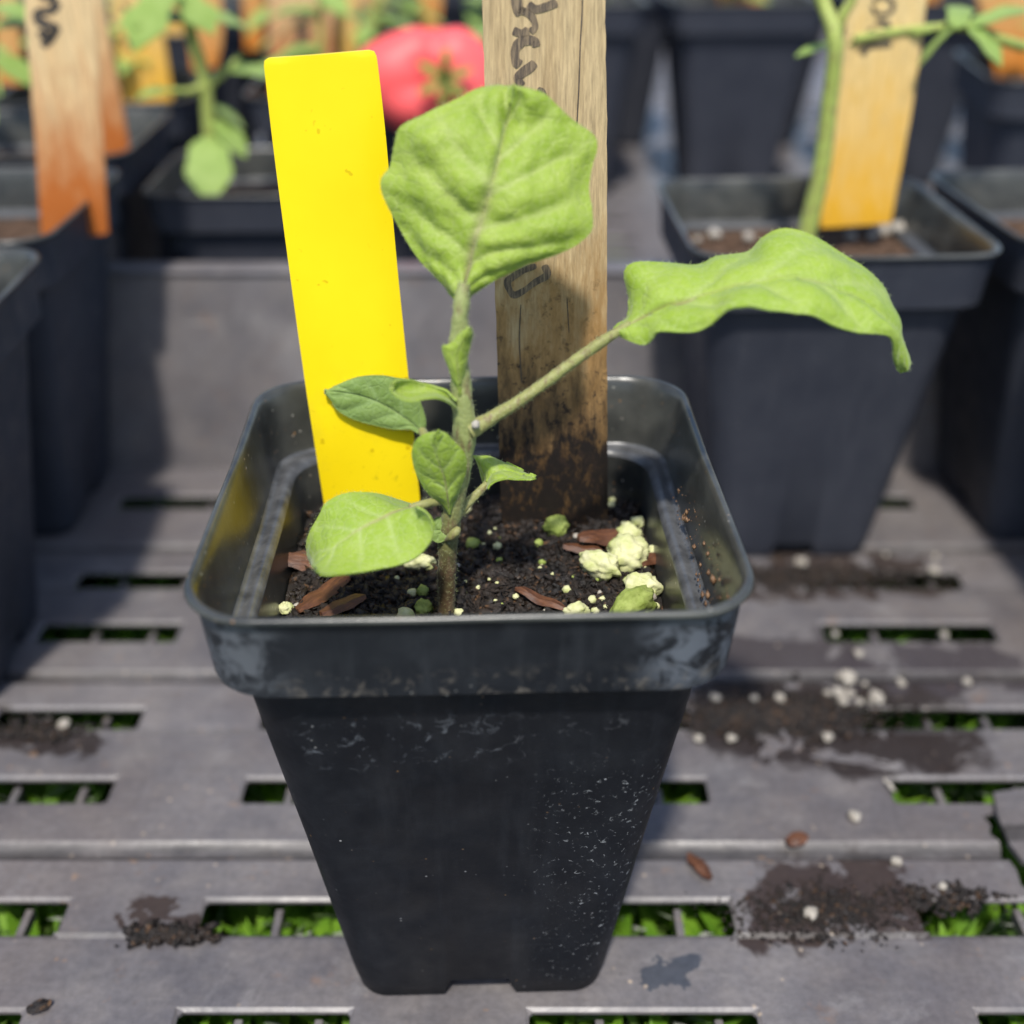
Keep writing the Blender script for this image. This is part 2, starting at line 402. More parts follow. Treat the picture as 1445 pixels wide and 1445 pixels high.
def wood_mat(name, pale, mid, low, z0, z1, rot=0.0, dirt=True, rough_edge=0.5):
    """wood grain up the stake, wet tannin stain rising from the soil"""
    m = Mat(name)
    g = m.noise(1, 6, 0.7, co=m.co((1900, 1900, 70)), dist=0.3)
    g2 = m.noise(1, 4, 0.6, co=m.co((230, 230, 16)))
    c = m.mix(m.ramp(g, [(0.32, 0.0), (0.66, 1.0)]), tuple(x * 0.52 for x in pale), pale)
    c = m.mix(m.math('MULTIPLY', m.ramp(g2, [(0.45, 0.0), (0.8, 1.0)]), 0.3), c, mid)
    z = m.sep(m.tc.outputs['Object'])[2]
    mr = m.n('ShaderNodeMapRange'); mr.inputs[1].default_value = z1; mr.inputs[2].default_value = z0; m.l(z, mr.inputs[0])
    wob = m.math('MULTIPLY', m.math('SUBTRACT', m.noise(1, 5, 0.7, co=m.co((260, 260, 70))), 0.5), 1.1)
    f = m.math('ADD', mr.outputs[0], wob)
    if dirt:
        c = m.mix(m.ramp(f, [(0.15, 0.0), (0.5, 0.85)]), c, mid)
        c = m.mix(m.ramp(f, [(0.5, 0.0), (0.85, 1.0)]), c, low)
        mot = m.ramp(m.noise(1, 5, 0.7, co=m.co((420, 420, 240))), [(0.52, 0.0), (0.66, 1.0)])
        c = m.mix(m.math('MULTIPLY', m.math('MULTIPLY', mot, 0.5), m.ramp(f, [(0.2, 0.0), (0.6, 1.0)])), c, tuple(x * .5 for x in mid))
        sp = m.ramp(m.noise(500, 4, 0.7), [(0.56, 0.0), (0.64, 1.0)])
        c = m.mix(m.math('MULTIPLY', sp, m.ramp(f, [(0.3, 0.0), (0.7, 1.0)])), c, (0.02, 0.012, 0.008))
    else:
        c = m.mix(m.ramp(f, [(0.15, 0.0), (0.95, 1.0)]), c, low)
    m.base(c); m.set('Roughness', 0.62); m.set('Specular IOR Level', 0.3)
    m.bump(g, 0.35, 0.0005)
    return m.m
M['wood'] = wood_mat('weathered_stake_wood', (0.54, 0.40, 0.22), (0.27, 0.145, 0.045), (0.010, 0.007, 0.005), 0.094, 0.162)
M['wood_l'] = wood_mat('pale_stake_wood', (0.74, 0.53, 0.28), (0.55, 0.26, 0.07), (0.36, 0.10, 0.015), 0.112, 0.165, dirt=False)
M['wood_r'] = wood_mat('golden_stake_wood', (0.76, 0.56, 0.26), (0.60, 0.34, 0.06), (0.62, 0.33, 0.02), 0.10, 0.175, dirt=False)
M['wood_o'] = wood_mat('orange_stake_wood', (0.68, 0.44, 0.18), (0.5, 0.2, 0.05), (0.5, 0.17, 0.02), 0.11, 0.17, dirt=False)

def soil_mat():
    m = Mat('wet_potting_soil')
    c = m.mix(m.ramp(m.noise(300, 6, 0.7), [(0.35, 0.0), (0.7, 1.0)]), (0.004, 0.003, 0.0025), (0.024, 0.014, 0.008))
    c = m.mix(m.ramp(m.noise(700, 3), [(0.60, 0.0), (0.68, 1.0)]), c, (0.11, 0.055, 0.022))
    m.base(c); m.set('Roughness', m.ramp(m.noise(450, 3), [(0.40, 0.3), (0.58, 0.85)]))
    m.bump(m.noise(1200, 5, 0.7), 0.6, 0.001)
    return m.m
M['soil'] = soil_mat()
M['soil_dry'] = flat_mat('drier_potting_soil', (0.075, 0.045, 0.028), 0.85, 0.65, 330, 0.2)
def perlite_mat(name, a, b):
    m = Mat(name)
    c = m.mix(m.ramp(m.noise(230, 5, 0.65), [(0.38, 0.0), (0.66, 1.0)]), a, b)
    c = m.mix(m.ramp(m.noise(1200, 3), [(0.66, 0.0), (0.75, 1.0)]), c, tuple(x * 0.55 for x in b))
    m.base(c); m.set('Roughness', 0.75); m.set('Specular IOR Level', 0.25)
    m.bump(m.noise(900, 5, 0.7), 0.5, 0.0006)
    return m.m
M['perlite'] = perlite_mat('algae_tinted_perlite', (0.58, 0.57, 0.34), (0.38, 0.42, 0.14))
M['perlite_w'] = perlite_mat('clean_perlite', (0.38, 0.35, 0.30), (0.24, 0.21, 0.17))
M['perlite_g'] = perlite_mat('green_perlite', (0.30, 0.36, 0.10), (0.15, 0.20, 0.03))
def bark_mat(n, a, b):
    m = Mat(n)
    c = m.mix(m.ramp(m.noise(1, 5, 0.65, co=m.co((260, 1400, 1400))), [(0.3, 0.0), (0.7, 1.0)]), a, b)
    m.base(c); m.set('Roughness', 0.55); m.bump(m.noise(1, 5, co=m.co((300, 1600, 1600))), 0.6, 0.0005)
    return m.m
M['bark'] = bark_mat('bark_chip', (0.036, 0.012, 0.006), (0.145, 0.056, 0.022))
M['crumb'] = bark_mat('dried_crumb', (0.07, 0.03, 0.014), (0.24, 0.14, 0.07))
M['grass'] = leaf_mat('grass_blade', (0.07, 0.20, 0.012), (0.22, 0.40, 0.03), (0.2, 0.4, 0.02), (0.2, 0.4, 0.02), trans=0.4, bump=0.1)
M['ground'] = flat_mat('earth_under_grass', (0.06, 0.11, 0.014), 0.9, 0.5, 30)
M['tomato'] = flat_mat('tomato_skin', (0.80, 0.10, 0.10), 0.5, 0.12, 60, 0.4)
M['calyx'] = flat_mat('tomato_calyx', (0.20, 0.22, 0.04), 0.7, 0.4, 150)
M['paper'] = flat_mat('fragment_plastic', (0.22, 0.225, 0.225), 0.5, 0.3, 60)

# ------------------------------------------------------------------ structure: ground, grass, trays
g = Geo(); g.add([Vector((-30, -30, 0)), Vector((30, -30, 0)), Vector((30, 30, 0)), Vector((-30, 30, 0))], [(0, 1, 2, 3)])
GROUND_Z = -0.028
tag(obj('ground', g.mesh('ground'), M['ground'], loc=(0, 0, GROUND_Z)), 'dark earth under the grass below the trays', 'ground', kind='structure')

rng = random.Random(5)
def vein_layer(me, vals):
    ca = me.color_attributes.new('vein', 'FLOAT_COLOR', 'POINT')
    flat = []
    for a in vals: flat += [a[0], a[1], 0, 1]
    ca.data.foreach_set('color', flat)
g = Geo()
for i in range(24000):
    x = rng.uniform(-0.30, 0.34); y = rng.uniform(-0.08, 0.30)
    if i > 20000: x = rng.uniform(-0.7, 0.9); y = rng.uniform(0.3, 1.7)
    hgt = rng.uniform(0.010, 0.021); w = rng.uniform(0.0012, 0.0034); a = rng.uniform(0, 6.28); ln = rng.uniform(0.2, 0.9) * hgt
    d = Vector((math.cos(a), math.sin(a), 0)); s = Vector((-d.y, d.x, 0)) * w
    b = Vector((x, y, GROUND_Z)); m1 = b + Vector((0, 0, hgt * .6)) + d * ln * .35; t = b + Vector((0, 0, hgt)) + d * ln
    g.add([b - s, b + s, m1 + s * .9, m1 - s * .9, t], [(0, 1, 2, 3), (3, 2, 4)])
me = g.mesh('grass', sharp=0); vein_layer(me, [(0, 0)] * len(me.vertices))
tag(obj('grass', me, M['grass']), 'bright green grass growing under the slotted tray', 'grass', kind='stuff')

def slotted_floor(x0, x1, y0, y1, slots, ridges, steps, extra_holes=(), thick=0.0008):
    """plastic sheet with slot openings (chamfered edge), grooves and small steps"""
    P = []; E = []; Z = {}
    def loop(pts, z=None):
        b = len(P)
        for p in pts:
            if z is not None: Z[len(P)] = z
            P.append(Vector(p))
        E.extend((b + i, b + (i + 1) % len(pts)) for i in range(len(pts)))
    loop([(x0, y0), (x1, y0), (x1, y1), (x0, y1)])
    holes = []
    for (a, b, c, d) in slots:
        r = 0.0009
        inner = [(a + r, c), (b - r, c), (b, c + r), (b, d - r), (b - r, d), (a + r, d), (a, d - r), (a, c + r)]
        k = 0.0008
        loop([(a - k, c - k), (b + k, c - k), (b + k, d + k), (a - k, d + k)])
        loop(inner, -0.0006); holes.append((a, b, c, d))
    polys = []
    for pts in extra_holes:
        loop(pts, -0.0004); polys.append(pts)
    def zf(y):
        z = 0.0
        for c, w, dep in ridges:
            t = abs(y - c) / w
            if t < 1: z -= dep * (1 - t * t)
        for c, dep in steps:
            z -= dep / (1 + math.exp(-(c - y) / 0.0002)) if abs(c - y) < 0.004 else (dep if y < c and y > c - 0.0158 else 0)
        return z
    for c, w, dep in ridges:
        for yy in (c - w, c - w * .5, c, c + w * .5, c + w):
            b = len(P); P.extend([Vector((x0 + 1e-4, yy)), Vector((x1 - 1e-4, yy))]); E.append((b, b + 1))
    for c, dep in steps:
        for yy in (c - 0.0006, c + 0.0006):
            b = len(P); P.extend([Vector((x0 + 1e-4, yy)), Vector((x1 - 1e-4, yy))]); E.append((b, b + 1))
    vs, es, fs, ov, oe, of = geometry.delaunay_2d_cdt(P, E, [], 0, 1e-7)
    def inside(pt, poly):
        r = False
        for (ax, ay), (bx, by) in zip(poly, poly[1:] + poly[:1]):
            if (ay > pt[1]) != (by > pt[1]) and pt[0] < (bx - ax) * (pt[1] - ay) / (by - ay) + ax: r = not r
        return r
    keep = []
    for f in fs:
        c = sum((vs[i] for i in f), Vector((0, 0))) / len(f)
        if not (x0 <= c.x <= x1 and y0 <= c.y <= y1): continue
        if any(a < c.x < b and cc < c.y < d and min(c.x - a, b - c.x) + min(c.y - cc, d - c.y) > 0.0004 for a, b, cc, d in holes): continue
        if any(inside(c, p) for p in polys): continue
        keep.append(tuple(f))
    V = []
    for i, v in enumerate(vs):
        dz = min([Z.get(o, 0) for o in ov[i]] or [0])
        V.append(Vector((v.x, v.y, zf(v.y) + dz)))
    n = len(V)
    edge = {}
    for f in keep:
        for a, b in zip(f, f[1:] + f[:1]):
            if (b, a) in edge: del edge[(b, a)]
            else: edge[(a, b)] = 1
    F = list(keep) + [tuple(i + n for i in reversed(f)) for f in keep] + [(b, a, a + n, b + n) for a, b in edge]
    V += [Vector((v.x, v.y, min(v.z - 0.0008, -thick - 0.0003))) for v in V]
    return new_mesh('floor', V, F, sharp=25)
def box_geo(g, x0, x1, y0, y1, z0, z1, bev=0.0012):
    b = bev
    V = []
    for z, k in ((z0, b), (z0 + b, 0), (z1 - b, 0), (z1, b)):
        xa, xb, ya, yb = x0 + k, x1 - k, y0 + k, y1 - k
        c = b * 0.7
        V += [Vector(p) for p in ((xa + c, ya, z), (xb - c, ya, z), (xb, ya + c, z), (xb, yb - c, z), (xb - c, yb, z), (xa + c, yb, z), (xa, yb - c, z), (xa, ya + c, z))]
    F = [tuple(reversed(range(8))), tuple(range(24, 32))]
    for r in range(3):
        F += [(r * 8 + i, r * 8 + (i + 1) % 8, r * 8 + 8 + (i + 1) % 8, r * 8 + 8 + i) for i in range(8)]
    g.add(V, F)

TRAY_ROT = R_(-1.75)
cols = [(-0.325, -0.285), (-0.235, -0.19), (-0.139, -0.0965), (-0.0635, -0.0275), (0.0105, 0.0585), (0.106, 0.158), (0.205, 0.25), (0.295, 0.33)]
rows = [(-0.1085, -0.1), (-0.079, -0.0705), (-0.0395, -0.0305), (-0.0097, -0.001), (0.0318, 0.0395), (0.0605, 0.068), (0.101, 0.1095), (0.1305, 0.139), (0.183, 0.1915)]
slots = []
jr = random.Random(2)
for ri, (c, d) in enumerate(rows):
    c, d = c - 0.0006, d + 0.0004
    for ci, (a, b) in enumerate(cols):
        a2, b2 = a + jr.uniform(-.0012, .0012), b + jr.uniform(-.0012, .0012)
        if ri == 3 and ci == 3: b2 = -0.018
        if ri == 3 and ci == 5: a2 = 0.1015
        if ri == 4 and ci == 5: b2 = 0.148
        slots.append((a2, b2, c, d))
tray = empty('seedling_tray', (0, 0, 0), TRAY_ROT)
tag(tray, 'dusty dark grey plastic tray with slotted floor under the foreground pot', 'tray')
crack = [(0.1466, 0.0265), (0.1475, 0.0235), (0.1462, 0.0205), (0.1478, 0.017), (0.1468, 0.0135), (0.1485, 0.009), (0.1478, 0.004), (0.1505, 0.0005),
         (0.170, 0.0005), (0.1655, 0.006), (0.1570, 0.0105), (0.1548, 0.0145), (0.1528, 0.018), (0.1515, 0.0215), (0.1508, 0.0245), (0.1495, 0.0275)]
crack = [(x - 0.0195, y) for x, y in crack]
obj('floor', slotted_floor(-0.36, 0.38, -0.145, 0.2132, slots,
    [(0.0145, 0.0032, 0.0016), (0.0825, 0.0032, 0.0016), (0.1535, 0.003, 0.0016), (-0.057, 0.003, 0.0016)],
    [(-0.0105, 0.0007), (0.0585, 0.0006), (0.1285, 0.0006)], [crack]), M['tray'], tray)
g = Geo()
for (a, b, c, d) in slots:            # thin cross ribs under the slots
    for fr in (0.36, 0.78):
        xx = a + (b - a) * (fr + jr.uniform(-.08, .08))
        box_geo(g, xx - 0.0009, xx + 0.0009, c - 0.001, d + 0.001, -0.0075, -0.0042, 0.0002)
tag(obj('rib', g.mesh('rib'), M['tray'], tray), kind='stuff')
for nm, args in (('wall', (-0.36, 0.38, -0.148, -0.1452, -0.004, 0.045)),
                 ('wall', (-0.3632, -0.3603, -0.148, 0.2252, -0.004, 0.0742)), ('wall', (0.3803, 0.3832, -0.148, 0.2252, -0.004, 0.0742)),
                 ('flange', (-0.3632, 0.3832, 0.2248, 0.2360, 0.0744, 0.0768))):
    g = Geo(); box_geo(g, *args); obj(nm, g.mesh(nm), M['tray'], tray)

g = Geo(); V = []
for y, z in ((0.2135, -0.004), (0.2135, 0.0), (0.2262, 0.0742), (0.2292, 0.0742), (0.2165, -0.004)):
    V += [Vector((-0.36, y, z)), Vector((0.38, y, z))]
g.add(V, [(2 * i, 2 * i + 1, (2 * i + 3) % 10, (2 * i + 2) % 10) for i in range(5)] + [(0, 2, 4, 6, 8), (9, 7, 5, 3, 1)])
obj('wall', g.mesh('wall', sharp=20), M['tray'], tray)
back_tray = empty('seedling_tray', (0, 0, 0), TRAY_ROT)
tag(back_tray, 'second slotted plastic tray behind the grey wall, holding the blurred pots', 'tray')
slots2 = []
for k in range(17):
    for j in range(15):
        xa = -0.72 + j * 0.108; yy = 0.27 + k * 0.0705
        slots2.append((xa, xa + 0.048, yy, yy + 0.0085)); slots2.append((xa, xa + 0.048, yy + 0.029, yy + 0.0375))
obj('floor', slotted_floor(-0.75, 0.95, 0.2385, 1.5, slots2, [], []), M['tray'], back_tray)
for args in ((-0.75, 0.95, 1.5003, 1.503, -0.004, 0.07),):
    g = Geo(); box_geo(g, *args); obj('wall', g.mesh('wall'), M['tray'], back_tray)

# ------------------------------------------------------------------ pots
def sq_loop(h, z, r, notch=False, wob=0.0, wseed=0):
    pts = []
    K = 9
    side = [-0.0076, -0.0060, 0.0060, 0.0076]
    zz = [z, z + 0.0046, z + 0.0046, z] if notch else [z] * 4
    for q in range(4):
        ca, sa = [(1, 0), (0, 1), (-1, 0), (0, -1)][q]
        def rot(x, y, z): return Vector((x * ca - y * sa, x * sa + y * ca, z))
        for t, z_ in zip(side, zz): pts.append(rot(h, t, z_))
        for k in range(K + 1):
            a = (k / K) * math.pi / 2
            pts.append(rot(h - r + r * math.cos(a), h - r + r * math.sin(a), z))
    if wob:
        for p in pts:
            n = noise.noise(Vector((p.x * 30 + wseed, p.y * 30, 3.1)))
            p.x *= 1 + wob * n; p.y *= 1 + wob * n
            p.z += 0.0006 * n * (wob / 0.01)
    return pts
def loft(loops, cap_last=False):
    n = len(loops[0]); V = [p for l in loops for p in l]; F = []
    for i in range(len(loops) - 1):
        for k in range(n):
            F.append((i * n + k, i * n + (k + 1) % n, (i + 1) * n + (k + 1) % n, (i + 1) * n + k))
    if cap_last: F.append(tuple((len(loops) - 1) * n + k for k in range(n)))
    return V, F
ZR = 0.0967
def make_pot(name, mat, mat_in, seed=0, mat_rim=None):
    root = empty(name)
    w = 0.010
    V, F = loft([sq_loop(*a, wob=w, wseed=seed) for a in (
        (0.0397, ZR - 0.0010, 0.0102), (0.0426, ZR - 0.0014, 0.0114), (0.0432, ZR - 0.0009, 0.0117), (0.0442, 0.1085, 0.0122), (0.0446, 0.1102, 0.0124), (0.0453, 0.1110, 0.0126), (0.0456, 0.1116, 0.0127))])
    obj('rim', new_mesh('rim', V, F, sharp=32), mat_rim or mat, root)
    V, F = loft([sq_loop(*a, wob=w, wseed=seed) for a in ((0.0456, 0.1116, 0.0127), (0.0456, 0.1119, 0.0127), (0.0453, 0.1123, 0.0126), (0.0448, 0.1124, 0.0124), (0.0443, 0.1121, 0.0122), (0.0438, 0.1108, 0.012), (0.0434, 0.1085, 0.0119), (0.0418, ZR + 0.0010, 0.0109))])
    obj('rim_lining', new_mesh('rim_lining', V, F, sharp=60), mat_in, root)
    V, F = loft([sq_loop(*a, wob=w, wseed=seed) for a in ((0.0418, ZR + 0.0010, 0.0109), (0.0415, ZR + 0.0005, 0.0107), (0.0405, ZR + 0.0004, 0.0104), (0.0396, ZR + 0.0009, 0.0101), (0.0387, ZR + 0.0009, 0.0098), (0.0380, ZR + 0.0003, 0.0096), (0.0377, ZR - 0.0004, 0.0096))])
    obj('ledge', new_mesh('ledge', V, F, sharp=60), M['ledge'], root)
    V, F = loft([sq_loop(*a, wob=w, wseed=seed) for a in ((0.0377, ZR - 0.0004, 0.0096), (0.0370, ZR - 0.006, 0.0094), (0.0262, 0.006, 0.0062))], True)
    obj('inner_lining', new_mesh('inner_lining', V, F, sharp=50), mat_in, root)
    V, F = loft([sq_loop(0.0397, ZR - 0.0010, 0.0102, wob=w, wseed=seed), sq_loop(0.0395, ZR - 0.002, 0.0101, wob=w, wseed=seed), sq_loop(0.0331, 0.05, 0.0083),
                 sq_loop(0.0273, 0.0062, 0.0070), sq_loop(0.0264, 0.0008, 0.0068, True), sq_loop(0.0257, 0.0, 0.0064, True), sq_loop(0.0248, 0.0002, 0.0060, True), sq_loop(0.0252, 0.0058, 0.006)], True)
    obj('body', new_mesh('body', V, F, sharp=40), mat, root)
    return root

pot = make_pot('nursery_pot', M['pot'], M['pot_in'], 0, M['rim'])
tag(pot, 'black square plastic pot with the broad-leaved seedling, yellow tag and weathered wooden stake in it', 'plant pot')
bg_proto = None
bg_count = 0
def bg_pot(x, y, label, rz=0.0, s=1.0, z=0.0, group=None):
    global bg_proto
    if bg_proto is None: p = bg_proto = make_pot('nursery_pot', M['pot_bg'], M['pot_in'], 9)
    else: p = copy_tree(bg_proto)
    p.location = (x, y, z); p.rotation_euler = (0, 0, rz); p.scale = (s, s, s)
    if 'group' in p: del p['group']
    tag(p, label, 'plant pot', group)
    return p

def soil_surface(name, half, z, cx, cy, rz, amp, crumbs, seed, label, rad=0.009):
    rr = random.Random(seed)
    N = 44; g = Geo(); V = []; F = []
    def hz(x, y):
        return amp * (noise.noise(Vector((x * 120 + seed, y * 120, 0))) + 0.6 * noise.noise(Vector((x * 330, y * 330 + seed, 2))))
    for j in range(N + 1):
        for i in range(N + 1):
            u, v = -1 + 2 * i / N, -1 + 2 * j / N
            # pull the corners in to the pot's rounded corner
            k = 1 - 0.075 * max(0, abs(u) + abs(v) - 1.45) / 0.55
            x, y = u * half * k, v * half * k
            V.append(Vector((x, y, hz(x, y))))
    for j in range(N):
        for i in range(N): F.append((j * (N + 1) + i, j * (N + 1) + i + 1, (j + 1) * (N + 1) + i + 1, (j + 1) * (N + 1) + i))
    g.add(V, F)
    ico = [Vector(p).normalized() for p in ((0, 0, 1), (.9, 0, .3), (.2, .9, .3), (-.8, .5, .3), (-.7, -.6, .3), (.3, -.9, .3), (0, 0, -1))]
    icf = [(0, 1, 2), (0, 2, 3), (0, 3, 4), (0, 4, 5), (0, 5, 1), (6, 2, 1), (6, 3, 2), (6, 4, 3), (6, 5, 4), (6, 1, 5)]
    for _ in range(crumbs):
        x, y = rr.uniform(-1, 1) * half * .97, rr.uniform(-1, 1) * half * .97
        if abs(x) + abs(y) > half * 1.8: continue
        s = 0.00016 + 0.0013 * rr.random() ** 6
        sx, sy, sz = s * rr.uniform(.6, 2.2), s * rr.uniform(.5, 1.0), s * rr.uniform(.5, 1)
        e = Matrix.Rotation(rr.uniform(0, 6.28), 3, 'Z') @ Matrix.Rotation(rr.uniform(-.9, .9), 3, 'Y')
        c = Vector((x, y, hz(x, y) + sz * .3))
        g.add([c + e @ Vector((p.x * sx * rr.uniform(.7, 1.3), p.y * sy * rr.uniform(.7, 1.3), p.z * sz)) for p in ico], icf)
    for _ in range(crumbs // 26):         # fine root hairs and fibres
        x, y = rr.uniform(-1, 1) * half * .9, rr.uniform(-1, 1) * half * .9
        a = rr.uniform(0, 6.28); L = rr.uniform(.003, .009); pts = []
        for k in range(6):
            a += rr.uniform(-.5, .5)
            pts.append(Vector((x, y, hz(x, y) + 0.0006 + rr.uniform(0, .0006)))); x += math.cos(a) * L / 6; y += math.sin(a) * L / 6
            x = max(-half * .95, min(half * .95, x)); y = max(-half * .95, min(half * .95, y))
        tube_geo(g, pts, 0.00011, 4)
    o = obj(name, g.mesh(name, sharp=0), M['soil'] if name == 'potting_soil' and crumbs > 5000 else M['soil_dry'], loc=(cx, cy, z)); o.rotation_euler = (0, 0, rz)
    tag(o, label, 'soil', kind='stuff')
    return hz
SOIL_Z = 0.0870
soil_h = soil_surface('potting_soil', 0.0363, SOIL_Z, 0, 0, 0, 0.0013, 24000, 3, 'wet dark potting soil with perlite filling the foreground pot')

# ------------------------------------------------------------------ leaves traced on the photograph, each with its own depth and curl
def leaf_mesh(name, left, right, mid, depth, veins=6, bulge=0.0008, crinkle=0.0004, thick=0.00035, ns=64, nt=22, seed=0, midw=0.06, slope=0.28):
    L = spline([(x, y, 0) for x, y in left], ns); Rr = spline([(x, y, 0) for x, y in right], ns); Mi = spline([(x, y, 0) for x, y in mid], ns)
    P = []; info = []
    for i in range(ns):
        s = i / (ns - 1)
        for j in range(-nt, nt + 1):
            t = j / nt
            e = L[i] if t < 0 else Rr[i]
            a = abs(t)
            q = Mi[i].lerp(e, a)
            yv = depth(s, t)
            wv = 0.0; bl = 0.0; mg = math.exp(-(a / (midw * (1.15 - s))) ** 2)
            if veins:
                u = (s - slope * a * (1 - .25 * a) - (0.035 if t < 0 else 0)) * veins
                fr = u - math.floor(u); dv = min(fr, 1 - fr)
                wv = math.exp(-(dv / 0.075) ** 2) * (1 - a) ** .6 * (1 if u > 0 else 0)
                bl = (math.sin(math.pi * fr) ** 0.7) * math.sin(math.pi * min(1, a * 1.05)) ** .6 * (1 if u > 0 else .3)
            P.append((ony(q.x, q.y, yv), bl * bulge * (1 - mg) - mg * bulge * .6))
            info.append((mg * max(0.0, 1 - 1.25 * s), min(1.0, wv * .6 + mg * .5 * min(1.0, 1.6 * s))))
    W = 2 * nt + 1
    pos = [p for p, _ in P]; out = []
    for i in range(ns):
        for j in range(W):
            a = pos[min(ns - 1, i + 1) * W + j] - pos[max(0, i - 1) * W + j]
            b = pos[i * W + min(W - 1, j + 1)] - pos[i * W + max(0, j - 1)]
            n = a.cross(b)
            n = n.normalized() if n.length > 1e-14 else -FWD
            if n.dot(FWD) > 0: n = -n
            p = pos[i * W + j]
            edge = min(1.0, (1 - abs(j - nt) / nt) * 6, (i + .5) / ns * 8, (ns - i) / ns * 8)
            cr = crinkle * (noise.noise(Vector((p.x * 190 + seed, p.y * 190, p.z * 190))) + .6 * noise.noise(Vector((p.x * 480, p.z * 480 + seed, 1))))
            out.append(p + n * (P[i * W + j][1] * edge + cr * (0.3 + .7 * edge)))
    F = []
    for i in range(ns - 1):
        for j in range(W - 1):
            F.append((i * W + j, i * W + j + 1, (i + 1) * W + j + 1, (i + 1) * W + j))
    # second skin gives the blade its thickness
    n0 = len(out); back = []
    for i in range(ns):
        for j in range(W):
            a = out[min(ns - 1, i + 1) * W + j] - out[max(0, i - 1) * W + j]
            b = out[i * W + min(W - 1, j + 1)] - out[i * W + max(0, j - 1)]
            n = a.cross(b); n = n.normalized() if n.length > 1e-14 else -FWD
            if n.dot(FWD) > 0: n = -n
            back.append(out[i * W + j] - n * thick)
    V = out + back
    F2 = [tuple(k + n0 for k in reversed(f)) for f in F]
    rim = [(i * W, (i + 1) * W) for i in range(ns - 1)] + [((i + 1) * W + W - 1, i * W + W - 1) for i in range(ns - 1)] + [((ns - 1) * W + j, (ns - 1) * W + j + 1) for j in range(W - 1)] + [(j + 1, j) for j in range(W - 1)]
    F3 = [(a, b, b + n0, a + n0) for a, b in rim]
    me = bpy.data.meshes.new(name)
    me.from_pydata([tuple(v) for v in V], [], F + F2 + F3)
    bm = bmesh.new(); bm.from_mesh(me); bmesh.ops.recalc_face_normals(bm, faces=bm.faces); bm.to_mesh(me); bm.free()
    me.polygons.foreach_set('use_smooth', [True] * len(me.polygons)); me.set_sharp_from_angle(angle=R_(70))
    vein_layer(me, info + [(x * .5, y * .5) for x, y in info])
    me.update()
    border = [out[i * W] for i in range(ns)] + [out[i * W + W - 1] for i in range(ns)]
    return me, border
def hair_geo(g, pts, n, length, rr, spread=1.0, rad=0.000022):
    for _ in range(n):
        p = rr.choice(pts)
        d = Vector((rr.gauss(0, 1), rr.gauss(0, 1), rr.gauss(0, 1))).normalized()
        L = length * rr.uniform(.5, 1.2)
        s = d.orthogonal().normalized() * rad; s2 = d.cross(s).normalized() * rad
        b = p + Vector((rr.uniform(-1, 1), rr.uniform(-1, 1), rr.uniform(-1, 1))) * 0.00025 * spread
        g.add([b + s, b - s * .5 + s2 * .87, b - s * .5 - s2 * .87, b + d * L], [(0, 1, 3), (1, 2, 3), (2, 0, 3)])

plant = empty('broad_leaved_seedling', (onz(630, 868, SOIL_Z).x, onz(630, 868, SOIL_Z).y, SOIL_Z))
tag(plant, 'green fuzzy eggplant-like seedling with broad leaves growing in the foreground pot', 'seedling')
def plant_part(name, me, mat, parent=None):
    o = obj(name, me, mat, parent or plant)
    if not parent: o.matrix_parent_inverse = Matrix.Translation(plant.location).inverted()
    return o
hr = random.Random(11)
hair = Geo()
def tube_px(name, pts, mat, seg=14, n=28, rough=0.12, parent=None, hairs=0):
    """pts: (px, py, world y, radius)"""
    q = spline([ony(p[0], p[1], p[2]) for p in pts], n)
    rad = [r.x for r in spline([(p[3], i * 1e-9, 0) for i, p in enumerate(pts)], n)] if False else None
    # radius by nearest arc fraction
    acc = [0]
    W = [ony(p[0], p[1], p[2]) for p in pts]
    for a, b in zip(W, W[1:]): acc.append(acc[-1] + (b - a).length)
    rad = []
    for i in range(n):
        t = acc[-1] * i / (n - 1); k = 0
        while k < len(acc) - 2 and acc[k + 1] < t: k += 1
        f = (t - acc[k]) / max(1e-9, acc[k + 1] - acc[k]); rad.append(pts[k][3] * (1 - f) + pts[k + 1][3] * f)
    g = Geo(); tube_geo(g, q, rad, seg, rough, seed=len(name))
    if hairs:
        surf = [v for v in g.v]
        hair_geo(hair, surf, hairs, 0.0007, hr)
    me = g.mesh(name, sharp=60)
    return plant_part(name, me, mat, parent)
SY = onz(630, 868, SOIL_Z).y
tube_px('stem', [(629, 885, SY, .0016), (630, 850, SY, .00165), (631, 800, SY, .0017), (633, 762, SY, .0018), (638, 725, SY, .0018), (648, 680, SY, .0016), (654, 640, SY, .00175), (656, 605, SY, .0021),
                 (653, 570, SY, .0018), (649, 530, SY + .0005, .0016), (646, 500, SY + .001, .0016), (648, 460, SY + .0015, .0014), (651, 428, SY + .002, .0013), (655, 400, SY + .003, .0010)],
        M['stem'], 18, 90, 0.16, hairs=2600)
def leaf(left, right, mid, depth, mat, hairs=500, **k):
    me, border = leaf_mesh('leaf', left, right, mid, depth, **k)
    if hairs: hair_geo(hair, border, hairs, 0.0006, hr)
    global last_leaf
    last_leaf = plant_part('leaf', me, mat)
    return last_leaf
